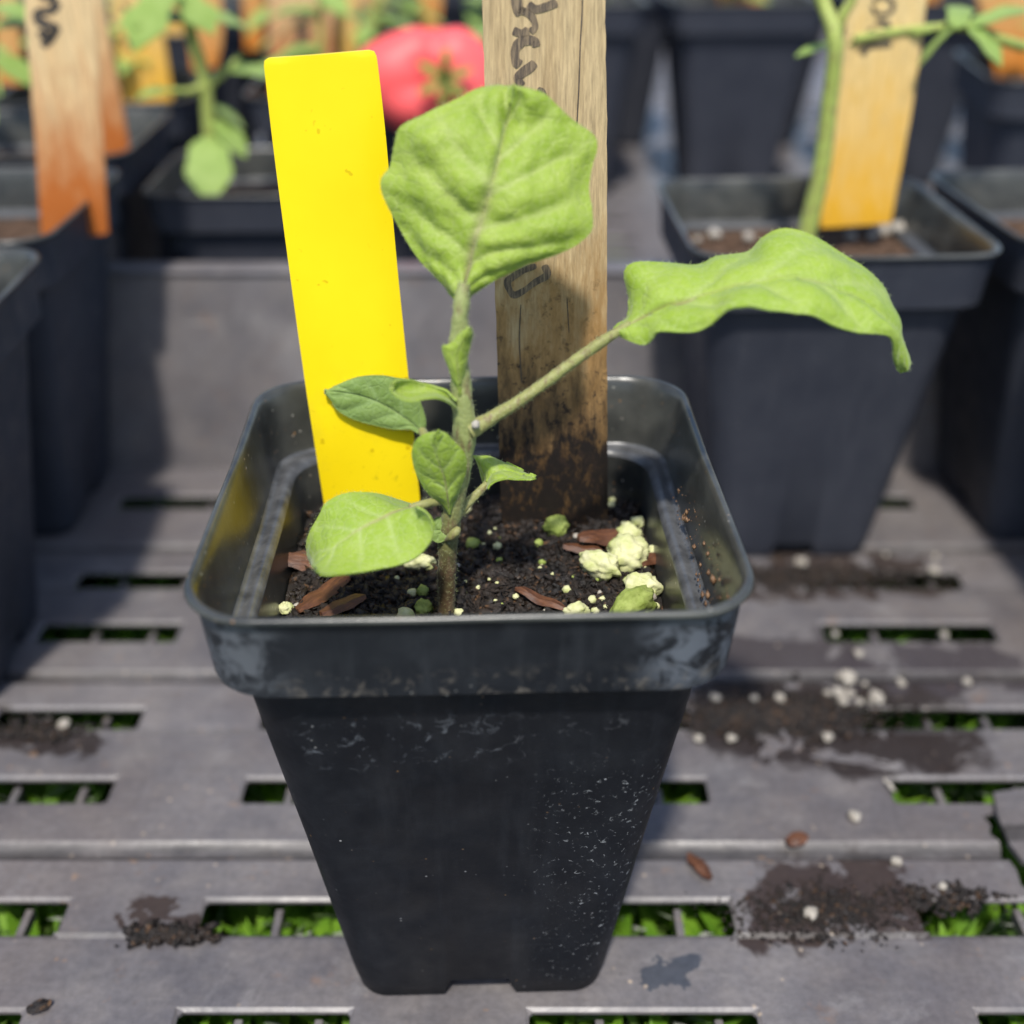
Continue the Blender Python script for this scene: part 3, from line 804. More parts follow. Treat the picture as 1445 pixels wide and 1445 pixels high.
# top leaf, facing the camera in front of the stake
o = leaf([(650, 428), (620, 397), (590, 366), (565, 325), (548, 290), (537, 258), (550, 235), (556, 205), (565, 178), (600, 160), (640, 140), (680, 123), (724, 120)],
     [(654, 428), (672, 414), (700, 395), (740, 376), (785, 360), (815, 345), (835, 325), (836, 300), (832, 265), (836, 235), (843, 208), (838, 190), (810, 170), (790, 152), (765, 130), (724, 120)],
     [(652, 428), (658, 390), (667, 350), (680, 305), (692, 265), (703, 225), (712, 180), (720, 145), (724, 120)],
     lambda s, t: SY + .0025 + .014 * s + .0035 * t * t - .002 * t + .0015 * math.sin(s * 9 + t * 2),
     M['leaf'], 700, veins=6, bulge=0.0011, crinkle=0.0010, seed=4)
o['label'] = 'large crinkled leaf at the top of the stem'
# right leaf, drooping at the tip
o = leaf([(868, 465), (883, 448), (889, 434), (880, 390), (888, 373), (921, 369), (982, 373), (1012, 361), (1055, 355), (1073, 337), (1097, 323), (1122, 323), (1152, 335), (1183, 353), (1219, 376), (1247, 403), (1259, 431), (1267, 460), (1278, 487), (1285, 512), (1281, 522)],
     [(868, 470), (880, 478), (906, 487), (918, 480), (930, 467), (976, 469), (1003, 458), (1024, 438), (1058, 432), (1085, 437), (1119, 442), (1149, 446), (1180, 460), (1213, 469), (1253, 473), (1262, 484), (1260, 507), (1270, 523), (1279, 523)],
     [(868, 467), (890, 455), (951, 431), (1012, 411), (1058, 400), (1104, 394), (1143, 394), (1180, 407), (1225, 432), (1259, 464), (1272, 490), (1280, 522)],
     lambda s, t: SY + .004 - .004 * s - t * .010 * math.sin(math.pi * min(1, s * 1.02)) ** .5 + .002 * t * t,
     M['leaf_bright'], 800, veins=5, bulge=0.0009, crinkle=0.0005, seed=9, midw=0.05)
o['label'] = 'long leaf stretching right with drooping tip'
tube_px('petiole', [(662, 608, SY - .001, .0017), (690, 592, SY, .00118), (740, 561, SY + .001, .00100), (800, 517, SY + .003, .00095), (850, 482, SY + .004, .00095), (890, 457, SY + .004, .0007)], M['petiole'], 14, 40, 0.14, hairs=900, parent=last_leaf)
# dark leaf in front of the yellow tag
o = leaf([(596, 612), (588, 611), (578, 606), (556, 606), (527, 600), (499, 592), (476, 579), (468, 566), (458, 552)],
     [(600, 610), (601, 592), (592, 563), (583, 543), (565, 535), (534, 530), (505, 532), (480, 541), (458, 552)],
     [(598, 612), (585, 600), (562, 584), (538, 570), (510, 559), (480, 553), (458, 552)],
     lambda s, t: 0.0265 + .0006 * s + .0008 * t, M['leaf_dark'], 200, veins=4, bulge=0.0004, crinkle=0.0002, seed=2, midw=.05)
tube_px('petiole', [(638, 712, SY + .001, .0011), (628, 672, SY + .014, .0011), (611, 635, SY + .027, .0010), (596, 608, .0265, .0009)], M['petiole'], 10, 20, hairs=150, parent=last_leaf)
# mid leaf standing in front of the stem
leaf([(631, 726), (620, 710), (604, 697), (588, 671), (581, 643), (585, 624), (597, 613), (610, 609), (618, 608)],
     [(638, 726), (642, 710), (651, 687), (658, 662), (656, 640), (642, 624), (632, 613), (622, 608), (618, 608)],
     [(634, 726), (632, 705), (628, 680), (620, 655), (613, 635), (614, 618), (618, 608)],
     lambda s, t: SY - .0025 - .004 * s + .0012 * t * t, M['leaf_bright'], 220, veins=4, bulge=0.0003, crinkle=0.0002, seed=6, midw=.05)
# big low left leaf
o = leaf([(586, 712), (570, 707), (537, 697), (505, 694), (480, 698), (459, 710), (451, 725), (438, 748), (432, 765), (433, 785), (440, 799)],
     [(586, 716), (596, 720), (606, 730), (611, 745), (607, 764), (591, 783), (569, 795), (534, 803), (495, 809), (452, 809), (440, 799)],
     [(586, 714), (560, 720), (535, 731), (508, 746), (480, 764), (458, 782), (440, 799)],
     lambda s, t: SY - .004 - .008 * s - .007 * t, M['leaf_bright'], 420, veins=4, bulge=0.0003, crinkle=0.00035, seed=8, midw=.05)
o['label'] = 'broad pale leaf hanging low over the soil'
tube_px('petiole', [(640, 708, SY, .0009), (622, 707, SY - .001, .0008), (600, 711, SY - .003, .0008), (578, 717, SY - .004, .0006)], M['petiole'], 10, 20, hairs=150, parent=last_leaf)
# right small leaf
leaf([(684, 690), (679, 675), (676, 662), (671, 650), (667, 643), (680, 643), (693, 644), (718, 655), (740, 666), (756, 673)],
     [(687, 690), (690, 684), (697, 679), (705, 676), (716, 674), (728, 675), (740, 675), (748, 675), (752, 674), (756, 673)],
     [(685, 690), (689, 678), (695, 668), (705, 664), (715, 665), (728, 668), (738, 671), (746, 673), (756, 673)],
     lambda s, t: SY + .004 + .001 * s - .004 * t, M['leaf_bright'], 150, veins=3, bulge=0.0003, crinkle=0.0002, seed=3)
tube_px('petiole', [(645, 728, SY + .001, .0009), (658, 712, SY + .002, .0009), (672, 698, SY + .003, .0008), (688, 682, SY + .004, .0007)], M['petiole'], 10, 20, hairs=150, parent=last_leaf)
# small curled leaf on the left of the stem
leaf([(645, 575), (623, 562), (604, 560), (578, 564), (562, 558), (554, 550), (552, 543)],
     [(643, 566), (630, 553), (616, 548), (597, 542), (578, 537), (560, 538), (552, 543)],
     [(644, 570), (626, 557), (608, 552), (590, 553), (575, 553), (562, 548), (552, 543)],
     lambda s, t: SY - .001 - .003 * s + .0025 * t * math.sin(math.pi * s) - .0015 * t * t, M['leaf'], 160, veins=0, bulge=0.0004, crinkle=0.0002, seed=1)
# young folded leaf and bud against the stem
leaf([(647, 560), (640, 540), (633, 520), (625, 500), (624, 488), (632, 486), (640, 480), (650, 468), (663, 462)],
     [(651, 560), (655, 535), (658, 515), (661, 500), (664, 488), (667, 474), (667, 468), (666, 464), (663, 462)],
     [(649, 560), (648, 540), (646, 520), (645, 505), (648, 492), (652, 484), (656, 476), (660, 468), (663, 462)],
     lambda s, t: SY - .0018 - .0010 * s + .0012 * t * t, M['leaf'], 160, veins=0, bulge=0.0004, crinkle=0.0003, seed=5)
# tiny round leaf and curl low on the stem
leaf([(634, 752), (628, 762), (618, 766), (609, 760), (606, 748)], [(634, 748), (631, 737), (622, 730), (612, 733), (606, 748)], [(634, 750), (626, 749), (618, 748), (612, 748), (606, 748)],
     lambda s, t: SY - .001 + .001 * t, M['leaf_dark'], 60, veins=3, bulge=0.0002, crinkle=0.0001)
tube_px('leaf_bud', [(630, 762, SY - .002, .0004), (637, 757, SY - .003, .0008), (644, 750, SY - .003, .0009), (647, 745, SY - .0025, .0005)], M['petiole'], 8, 10)
tube_px('leaf_bud', [(670, 604, SY - .002, .0004), (671, 599, SY - .0025, .0008), (674, 594, SY - .0025, .0004)], M['perlite_w'], 8, 8)
# fuzz over the blades' margins and the stem
o = plant_part('hair', hair.mesh('hair', sharp=0), M['hair']); o['kind'] = 'stuff'

# ------------------------------------------------------------------ wooden stake and yellow tag in the pot
def slab_px(name, lefts, rights, p0, n, thick, mat, rows=40, colsn=10, bow=0.0, ragged=0.0, seed=0, parent=None, round_top=0.0):
    """flat board: left and right outline in photo pixels, laid on the real plane (p0, n), with thickness"""
    L = spline([(x, y, 0) for x, y in lefts], rows); Rr = spline([(x, y, 0) for x, y in rights], rows)
    n = n.normalized(); V = []; F = []
    rr = random.Random(seed)
    for i in range(rows):
        a = onplane(L[i].x, L[i].y, p0, n); b = onplane(Rr[i].x, Rr[i].y, p0, n)
        j1, j2 = [(noise.noise(Vector((i * .6, k * 9 + seed, 0)))) * ragged for k in (0, 1)]
        d = (b - a).normalized(); a = a + d * j1; b = b + d * j2
        w = (b - a).length
        e = min(0.0006, thick * .4)
        ring = []
        for k in range(colsn + 1):
            t = k / colsn
            p = a.lerp(b, t) + n * bow * (1 - (2 * t - 1) ** 2)
            if k in (0, colsn): p = p - n * e
            ring.append(p)
        ring2 = [q - n * (thick if k not in (0, colsn) else thick - 2 * e) for k, q in enumerate(ring)]
        V += ring + ring2[::-1]
    W = 2 * (colsn + 1)
    for i in range(rows - 1):
        for k in range(W): F.append((i * W + k, i * W + (k + 1) % W, (i + 1) * W + (k + 1) % W, (i + 1) * W + k))
    F.append(tuple(range(W))); F.append(tuple((rows - 1) * W + k for k in range(W)))
    return obj(name, new_mesh(name, V, F, sharp=40), mat, parent)
def stroke_px(parent, name, strokes, p0, n, mat, lift=0.00012, depth=0.0004):
    """pen strokes: (list of px points, width px) laid on the board's face"""
    n = n.normalized(); g = Geo()
    for pts, w in strokes:
        c = spline([(x, y, 0) for x, y in pts], max(8, len(pts) * 7))
        V = []; F = []; m = len(c)
        for i, p in enumerate(c):
            t = (c[min(m - 1, i + 1)] - c[max(0, i - 1)]).normalized(); s = Vector((-t.y, t.x, 0))
            ww = w * (1.15 + .35 * noise.noise(Vector((p.x * .08, p.y * .08, 0)))) * .5
            if i in (0, m - 1): ww *= .55
            a, b = p + s * ww, p - s * ww
            for q in (a, b):
                V.append(onplane(q.x, q.y, p0 + n * lift, n))
        for v in list(V): V.append(v - n * depth)
        k = len(c) * 2
        for i in range(m - 1):
            F += [(2 * i, 2 * i + 1, 2 * i + 3, 2 * i + 2), (k + 2 * i, k + 2 * i + 2, k + 2 * i + 3, k + 2 * i + 1), (2 * i, 2 * i + 2, k + 2 * i + 2, k + 2 * i), (2 * i + 1, k + 2 * i + 1, k + 2 * i + 3, 2 * i + 3)]
        g.add(V, F)
    return obj(name, g.mesh(name), mat, parent)

sp0 = Vector((0.016, 0.0235, SOIL_Z)); sn = Vector((0.0, -1, 0.07)).normalized()
stake = slab_px('wooden_stake', [(669, -240), (676, -100), (681, 20), (684, 120), (694, 300), (701, 480), (706, 690), (709, 765)], [(852, -240), (854, -100), (855, 40), (857, 200), (857, 480), (858, 690), (858, 765)],
                sp0, sn, 0.0024, M['wood'], rows=60, ragged=0.00018)
tag(stake, 'weathered wooden stake with faded dark handwriting behind the top leaf, blackened at the soil', 'plant stake')
stroke_px(stake, 'lettering', [
    ([(786, 3), (772, 9), (756, 13), (745, 6)], 10), ([(724, -20), (728, -4), (731, 12), (736, 20)], 14), ([(731, 13), (744, 18), (752, 26), (755, 38), (748, 45)], 9), ([(724, 43), (736, 47), (746, 43)], 11),
    ([(757, 66), (754, 58), (742, 57), (732, 62), (727, 72), (728, 86), (734, 92)], 11), ([(755, 88), (748, 95), (738, 102), (731, 110), (736, 121)], 12), ([(758, 127), (766, 131), (764, 150), (748, 160), (730, 150)], 9),
    ([(735, 180), (750, 200), (735, 220), (755, 245)], 9), ([(732, 270), (756, 280), (740, 305), (758, 330)], 9), ([(757, 375), (740, 381), (722, 392), (716, 400), (724, 416), (738, 411), (756, 398), (772, 388), (768, 374)], 8),
    ([(735, -60), (760, -50), (738, -35), (762, -22)], 11)], sp0, sn, M['ink_pale'])

stroke_px(stake, 'crack', [([(823, -120), (822, 0), (819, 60), (817, 120), (813, 200), (812, 260)], 1.6), ([(735, 430), (733, 480), (736, 540)], 1.4), ([(800, 420), (803, 470)], 1.2)], sp0, sn, M['ink'], lift=0.00006)
tp0 = Vector((-0.024, 0.0275, SOIL_Z)); tn = Vector((0.04, -1, 0.04)).normalized()
ytag = slab_px('plant_tag', [(379, 82), (374, 85), (372, 91), (375, 120), (386, 215), (405, 360), (430, 540), (455, 700), (463, 752)], [(520, 71), (528, 73), (531, 79), (535, 108), (545, 200), (559, 360), (577, 540), (592, 700), (597, 752)],
               tp0, tn, 0.0012, M['tag'], rows=90, colsn=8, bow=0.0007)
tag(ytag, 'blank bright yellow plastic plant tag standing in the foreground pot', 'plant tag')

# ------------------------------------------------------------------ perlite, bark
def lump(name, p, r, mat, seed, label, group, squash=0.85, lobes=0.28, sub=4, stretch=(1, 1)):
    bm = bmesh.new(); bmesh.ops.create_icosphere(bm, subdivisions=sub, radius=1)
    for v in bm.verts:
        c = v.co.normalized()
        n = noise.noise(c * 1.6 + Vector((seed * 3.7, 0, 0))) * lobes + noise.noise(c * 3.7 + Vector((0, seed, 0))) * lobes * .45 - abs(noise.noise(c * 3.2 + Vector((seed, 1, 0)))) * .22 - abs(noise.noise(c * 9 + Vector((seed, 4, 0)))) * .05
        v.co = c * r * (1 + n); v.co.z *= squash; v.co.x *= stretch[0]; v.co.y *= stretch[1]
    me = bpy.data.meshes.new(name); bm.to_mesh(me); bm.free()
    me.polygons.foreach_set('use_smooth', [True] * len(me.polygons))
    o = obj(name, me, mat, loc=p); o.rotation_euler = (0, 0, seed * 1.3)
    tag(o, label, 'perlite' , group)
    return o
def on_soil(px, py, r):
    p = onz(px, py, SOIL_Z + r * .35); p.z = SOIL_Z + soil_h(p.x, p.y) + r * .5 + .00045; return p
PX = 0.000145      # metres per photo pixel at the soil, about
named = [(885, 790, 30, 'perlite', 'largest round pale perlite lump beside the wooden stake', (1, 1)), (846, 808, 24, 'perlite', 'two-lobed pale perlite lump touching the largest lump', (1.25, .8)),
         (893, 862, 30, 'perlite_g', 'long mossy green perlite lump against the front of the pot', (1.35, .7)), (784, 748, 19, 'perlite_g', 'green perlite lump on the bare soil before the wooden stake', (1, 1)),
         (763, 734, 10, 'perlite', 'small round pale perlite bead touching the green lump before the stake', (1.1, 1)), (598, 860, 13, 'perlite_g', 'small green perlite bead left of the stem base', (1, 1)),
         (905, 832, 24, 'perlite', 'crumbly pale perlite lump between the largest and the mossy lump', (1.1, .9)), (888, 757, 17, 'perlite', 'angular pale perlite lump behind the largest lump', (1, 1)),
         (900, 742, 11, 'perlite', 'small pale perlite lump at the inner corner behind the angular lump', (1, 1)), (813, 868, 15, 'perlite', 'flat pale perlite lump at the front inner wall', (1.3, .8)),
         (404, 862, 10, 'perlite', 'pale perlite bead alone in the left front corner of the soil', (1, 1)), (593, 796, 15, 'perlite', 'pale perlite flake under the broad low leaf', (1.5, .8)),
         (920, 782, 12, 'perlite', 'oval pale perlite bead just right of the largest lump', (.7, 1.1))]
for i, (x, y, r, mt, lb, st) in enumerate(named):
    lump('perlite', on_soil(x, y, r * PX), r * PX, M[mt], i + 1, lb, None, stretch=st)
small = [(667, 770, 11, 'perlite_g'), (702, 774, 7, 'perlite'), (690, 757, 5, 'perlite'), (656, 722, 10, 'perlite'), (572, 872, 13, 'perlite'), (648, 870, 8, 'perlite'), (582, 834, 7, 'perlite'), (597, 834, 10, 'perlite_g'),
         (800, 836, 7, 'perlite'), (836, 846, 7, 'perlite'), (850, 845, 6, 'perlite'), (862, 720, 8, 'perlite'), (864, 708, 6, 'perlite'), (941, 828, 9, 'perlite_w'), (953, 822, 8, 'perlite'), (930, 854, 10, 'perlite_w'), (917, 846, 9, 'perlite_w'),
         (958, 838, 6, 'perlite'), (966, 862, 6, 'perlite_w'), (877, 848, 8, 'perlite'), (890, 840, 9, 'perlite'), (928, 812, 8, 'perlite_g'), (813, 757, 6, 'perlite_w'), (705, 793, 6, 'perlite_g'), (765, 795, 6, 'perlite_g'), (760, 770, 7, 'perlite_g'),
         (675, 835, 4, 'perlite'), (728, 848, 5, 'perlite'), (646, 803, 5, 'perlite_w'), (734, 838, 4, 'perlite'), (881, 742, 6, 'perlite'), (950, 850, 7, 'perlite_w'), (970, 846, 5, 'perlite'), (938, 840, 6, 'perlite_w'), (420, 858, 6, 'perlite_w'), (560, 815, 4, 'perlite'), (690, 820, 3, 'perlite'), (780, 815, 3, 'perlite'), (770, 862, 4, 'perlite_w'), (846, 835, 4, 'perlite_w')]
gr = random.Random(21)
for _ in range(42):
    small.append((gr.gauss(925, 34), min(868, gr.gauss(838, 22)), gr.uniform(3, 6.5), gr.choice(['perlite', 'perlite', 'perlite_w', 'perlite_g'])))
for _ in range(26):
    small.append((gr.uniform(640, 900), gr.uniform(745, 866), gr.uniform(1.8, 4), gr.choice(['perlite', 'perlite_g'])))
small = [q_ for q_ in small if abs(onz(q_[0], q_[1], SOIL_Z).x) < .0352]
for i, (x, y, r, mt) in enumerate(small):
    lump('perlite', on_soil(x, y, r * PX), r * PX, M[mt], i + 40, 'tiny pale perlite crumb scattered on the soil of the foreground pot', 'small perlite crumbs on the soil', sub=2)
def chip(px, py, L, w, ang, label, seed, mat='bark', tilt=0.1):
    p = on_soil(px, py, 0.002); p.z += 0.0006
    g = Geo(); V = []; F = []; n = 9
    for i in range(n):
        t = i / (n - 1); x = (t - .5) * L
        hw = w * .5 * (math.sin(math.pi * min(.97, max(.04, t))) ** .45) * (1 + .35 * noise.noise(Vector((t * 5, seed, 0))))
        zc = .0006 * noise.noise(Vector((t * 3, seed, 5)))
        th = .0006 * (1 + .4 * noise.noise(Vector((t * 4, seed, 9))))
        V += [Vector((x, -hw, zc)), Vector((x, -hw * .2, zc + th)), Vector((x, hw, zc + th * .4)), Vector((x, hw * .2, zc - th))]
    for i in range(n - 1):
        for k in range(4): F.append((i * 4 + k, i * 4 + (k + 1) % 4, i * 4 + 4 + (k + 1) % 4, i * 4 + 4 + k))
    F += [(0, 1, 2, 3), tuple((n - 1) * 4 + k for k in range(4))]
    g.add(V, F)
    o = obj('bark_chip', g.mesh('bark_chip', sharp=30), M[mat], loc=p); o.rotation_euler = (tilt, tilt * .6, ang)
    return tag(o, label, 'bark chip')
chip(428, 800, .0085, .0045, .1, 'flat brown bark chip at the left inner wall of the foreground pot', 1, tilt=.35)
chip(458, 838, .016, .0040, 1.0, 'long reddish bark strip under the broad low leaf', 2)
chip(762, 852, .011, .0026, -.6, 'slim reddish bark splinter in the open soil right of the stem', 3)
chip(855, 766, .013, .0045, .35, 'brown bark chip behind the largest perlite lump', 4, tilt=.3)
chip(822, 778, .008, .0030, -.2, 'short red bark piece left of the largest perlite lump', 5)
chip(915, 797, .006, .0030, .9, 'small dark bark piece right of the largest perlite lump', 6)
chip(485, 862, .010, .0035, .7, 'dark shredded bark piece near the front wall, left of the stem', 7)

# dried soil splashes stuck inside the rim, right hand side
g = Geo(); rr = random.Random(8)
for i in range(150):
    t = rr.random() ** 1.8
    y = -0.034 + t * 0.05; z = 0.0985 + rr.random() ** 1.5 * 0.009 * (1 - .4 * t)
    x = 0.0412 + (z - 0.1005) * 0.2 - 0.0003
    s = (.00008 + .0005 * rr.random() ** 5) * (1.3 if t < .3 else 1)
    c = Vector((x, y, z))
    g.add([c + Vector((rr.uniform(-.4, .4) * s, d[0] * s * rr.uniform(.6, 1.6), d[1] * s * rr.uniform(.6, 1.8))) for d in ((-1, -1), (1, -1), (1, 1), (-1, 1))] + [c + Vector((-s * .8, 0, 0)), c + Vector((s, 0, 0))],
          [(0, 1, 4), (1, 2, 4), (2, 3, 4), (3, 0, 4), (1, 0, 5), (2, 1, 5), (3, 2, 5), (0, 3, 5)])
o = obj('dried_soil', g.mesh('dried_soil', sharp=0), M['crumb']); o.parent = pot; o['kind'] = 'stuff'

# ------------------------------------------------------------------ blurred pots around
def seedling_soil(x, y, s, rz, z, label):
    soil_surface('potting_soil', 0.0375 * s, z + 0.0955 * s, x, y, rz, 0.0012, 500, int(abs(x * 1000) + y * 777) % 97, label)
places = [
 ('RP', .1085, .1715, 0.0, 1.0, 'black square pot with the golden stake, standing right behind the foreground pot'),
 ('RP2', .2065, .180, .02, 1.0, 'black square pot close beside the pot with the golden stake, by the wall'),
 ('RP3', .2180, .088, .03, 1.0, 'shaded black pot before the pot beside the golden stake'),
 ('LP', -.1700, .193, -.02, 1.0, 'shaded black pot holding two pale wooden stakes with handwriting'),
 ('LP2', -.1660, .0960, .02, 1.0, 'shaded black pot before the one with two pale stakes'),
 ('P1', -.0855, .288, 0.0, .88, 'small black pot behind the grey tray wall with a lobed tomato seedling'),
 ('BP1', .1765, .640, 0.0, 1.12, 'large black pot with an orange stake, behind the golden stake pot'),
 ('BP0', .0620, .640, 0.0, 1.12, 'large black pot hidden mostly by the weathered wooden stake'),
 ('RB1', .2950, .405, -.15, 1.05, 'black pot turned askew behind the pots beside the golden stake'),
 ('LB1', -.1750, .298, 0.0, 1.0, 'black pot behind the two pale wooden stakes'),
 ('LB2', -.1750, .400, 0.05, 1.0, 'black pot with a dark-marked honey stake behind the lobed seedling'),
 ('CB1', -.0600, .410, 0.0, 1.0, 'black pot next to the red tomato, holding a scribbled stake'),
 ('CB2', -.0300, .520, 0.0, 1.0, 'black pot behind the red tomato'),
]
info = {}
for k, x, y, rz, s, lb in places:
    bg_pot(x, y, lb, rz, s); info[k] = (x, y, rz, s)
    if k not in ('RP3', 'LP2'): seedling_soil(x, y, s, rz, 0, 'dark soil filling the ' + lb.replace('holding', 'with'))
far = [(-.30, .53), (-.19, .53), (-.35, .42), (-.30, .66), (-.19, .66), (-.08, .66), (.30, .66), (.41, .66), (.40, .53), (-.25, .79), (-.13, .79), (-.01, .79), (.11, .79), (.23, .79), (.35, .79), (.47, .79)]
for x, y in far:
    bg_pot(x, y, 'black square pot in the farthest rows of blurred pots', random.Random(x + y).uniform(-.06, .06), 1.1, group='pots in the far rows')
    seedling_soil(x, y, 1.1, 0, 0, 'dark soil filling one of the farthest blurred pots')

def bg_stake(lefts, rights, y, mat, label, strokes=None, lean=0.05, thick=0.002, group=None, z=0.09, xn=0.0):
    cx = (lefts[-1][0] + rights[-1][0]) / 2
    p0 = ony(cx, (lefts[-1][1] + rights[-1][1]) / 2, y); n = Vector((xn, -1, lean)).normalized()
    o = slab_px('wooden_stake', lefts, rights, p0, n, thick, mat, rows=24, colsn=8, ragged=.0003, seed=int(cx))
    tag(o, label, 'plant stake', group)
    if strokes: stroke_px(o, 'lettering', strokes, p0, n, M['ink'])
    return o
bg_stake([(25, -160), (33, 0), (45, 150), (58, 340)], [(118, -160), (130, 0), (140, 130), (152, 330)], .192, M['wood_l'], 'pale wooden stake with black handwriting and a rusty stain, in the left pot',
         [([(50, -40), (78, -30), (52, -14), (80, 2)], 11), ([(80, 2), (74, 14), (54, 18), (56, 30), (78, 40), (72, 52), (60, 66)], 11), ([(57, 42), (66, 54), (78, 44)], 12)])
bg_stake([(108, -160), (122, 0), (138, 130), (140, 255)], [(132, -160), (146, 0), (165, 110), (182, 210), (184, 255)], .280, M['wood_l'], 'plain yellowish wooden stake standing behind the rusty-stained one')
bg_stake([(140, -120), (155, 0), (172, 120), (186, 175)], [(200, -120), (218, 0), (235, 80), (246, 170)], .400, M['wood_r'], 'honey-coloured wooden stake with faint marks behind the yellowish stake',
         [([(170, 5), (180, 14), (172, 22)], 5), ([(178, 40), (186, 52), (178, 60), (188, 72)], 5)])
bg_stake([(255, -100), (258, 0), (266, 60), (270, 100)], [(305, -100), (312, 0), (314, 50), (306, 95)], .400, M['wood_o'], 'reddish wooden stake behind the lobed tomato seedling')
bg_stake([(375, -120), (378, 0), (382, 110), (384, 200)], [(470, -120), (470, 0), (470, 110), (470, 200)], .410, M['wood_l'], 'pale wooden stake with a black scribble behind the yellow tag',
         [([(402, 22), (418, 18), (440, 22), (452, 30)], 5), ([(430, 24), (420, 38), (434, 44), (420, 58), (432, 64)], 9)])
bg_stake([(468, -100), (472, 0), (474, 80), (474, 130)], [(505, -100), (505, 0), (503, 80), (500, 130)], .430, M['wood_r'], 'narrow golden stake between the yellow tag and the tomato')
bg_stake([(500, -100), (506, 0), (510, 60)], [(548, -100), (546, 0), (540, 60)], .520, M['wood_l'], 'tan wooden stake end directly above the tomato')
bg_stake([(584, -100), (586, 0), (590, 45)], [(628, -100), (624, 0), (618, 45)], .540, M['wood_o'], 'short orange stake end behind the tomato, next to the tan one')
bg_stake([(340, -100), (342, 0), (346, 70)], [(372, -100), (372, 0), (370, 70)], .520, M['wood_o'], 'dark orange stake end next to the scribbled stake')
bg_stake([(-30, -100), (-22, 0), (-10, 120)], [(20, -100), (24, 0), (32, 120)], .330, M['wood_o'], 'stake cut off at the edge beside the rusty-stained stake')
bg_stake([(225, -100), (228, 0), (232, 60)], [(256, -100), (258, 0), (260, 60)], .500, M['wood_r'], 'thin golden stake behind the honey-coloured one')
bg_stake([(1222, -150), (1200, 0), (1180, 120), (1166, 230), (1158, 322)], [(1330, -150), (1309, 0), (1295, 110), (1276, 220), (1258, 315)], .184, M['wood_r'], 'golden yellow wooden stake with black lettering behind the thin green stem',
         [([(1226, -36), (1246, -42), (1258, -30), (1236, -22), (1226, -32)], 6), ([(1232, 2), (1244, -6), (1260, 4), (1256, 18), (1238, 20), (1230, 8)], 6), ([(1236, 32), (1252, 34), (1252, 46), (1232, 46), (1228, 40)], 7), ([(1216, 78), (1224, 66), (1240, 64), (1258, 62)], 8)])
bg_stake([(1010, -60), (1016, 0), (1020, 40)], [(1082, -60), (1080, 0), (1076, 40)], .640, M['wood_o'], 'orange stake end in the large black pot behind the golden stake pot', lean=0.1)
bg_stake([(1362, -60), (1392, 40), (1408, 110)], [(1445, -60), (1470, 40), (1476, 110)], .430, M['wood_o'], 'orange stained stake in the pot turned askew')
fs = random.Random(4)
for i, (x, y, rr_) in enumerate([(1000, 327, .0024), (1048, 330, .0020), (1192, 330, .0020), (1238, 322, .0026), (1258, 318, .0028), (1276, 308, .0020), (1222, 330, .0018), (975, 335, .0015), (1290, 325, .0016)]):
    p = onz(x + 8, y + 8, .0965); p.z = .0975
    lump('perlite', p, rr_, M['perlite_w'], i + 200, 'pale perlite bead on the soil of the pot with the golden stake', 'perlite in the golden stake pot', sub=3)
for i, (x, y) in enumerate(far):
    if i % 5 == 4: continue
    w = .011; h = fs.uniform(.05, .09); lean = fs.uniform(-.12, .12); g = Geo()
    box_geo(g, -w, w, -.001, .001, -.03, h, .0004)
    o = obj('wooden_stake', g.mesh('wooden_stake'), M['wood_o'], loc=(x + fs.uniform(-.02, .02), y + fs.uniform(-.02, .02), .1)); o.rotation_euler = (0, lean, fs.uniform(-.5, .5))
    tag(o, 'blurred orange-brown wooden stake in one of the farthest pots', 'plant stake', 'stakes in the far rows')

# ------------------------------------------------------------------ blurred seedlings
def leaf3d(g, base, d, up, L, w, bend=0.3, n=8, lobes=0):
    d = Vector(d).normalized(); s = d.cross(Vector(up)).normalized(); u = s.cross(d); V = []; F = []
    for i in range(n + 1):
        t = i / n
        p = base + d * (L * t) - u * (bend * L * t * t)
        hw = w * .5 * math.sin(math.pi * min(1, t * .97 + .02)) ** .7 * (1 + (lobes * math.sin(t * 11) if lobes else 0))
        V += [p - s * hw + u * hw * .15, p, p + s * hw + u * hw * .15]
    for i in range(n):
        F += [(3 * i, 3 * i + 1, 3 * i + 4, 3 * i + 3), (3 * i + 1, 3 * i + 2, 3 * i + 5, 3 * i + 4)]
    m = len(V)
    V += [v - u * .0003 for v in V]; F += [tuple(k + m for k in reversed(f)) for f in F]
    g.add(V, F)
def seedling(name, label, base, stem_pts, rad, leaves, mat='leaf_bg', group=None):
    root = empty(name, base); tag(root, label, 'seedling', group)
    inv = Matrix.Translation(root.location).inverted()
    for k, pts in enumerate(stem_pts):
        g = Geo(); tube_geo(g, spline(pts, 18), [rad * (1 - .35 * i / 17) * (1 if k == 0 else .6) for i in range(18)], 10)
        o = obj('stem' if k == 0 else 'side_shoot', g.mesh('stem', sharp=60), M['stem_bg'], root); o.matrix_parent_inverse = inv
    for (b, d, L, w, bend, lob) in leaves:
        g = Geo(); leaf3d(g, b, d, (0, -.2, 1), L, w, bend, 10, lob)
        me = g.mesh('leaf', sharp=0); vein_layer(me, [(0, 0)] * len(me.vertices))
        o = obj('leaf', me, M[mat], root); o.matrix_parent_inverse = inv
    return root
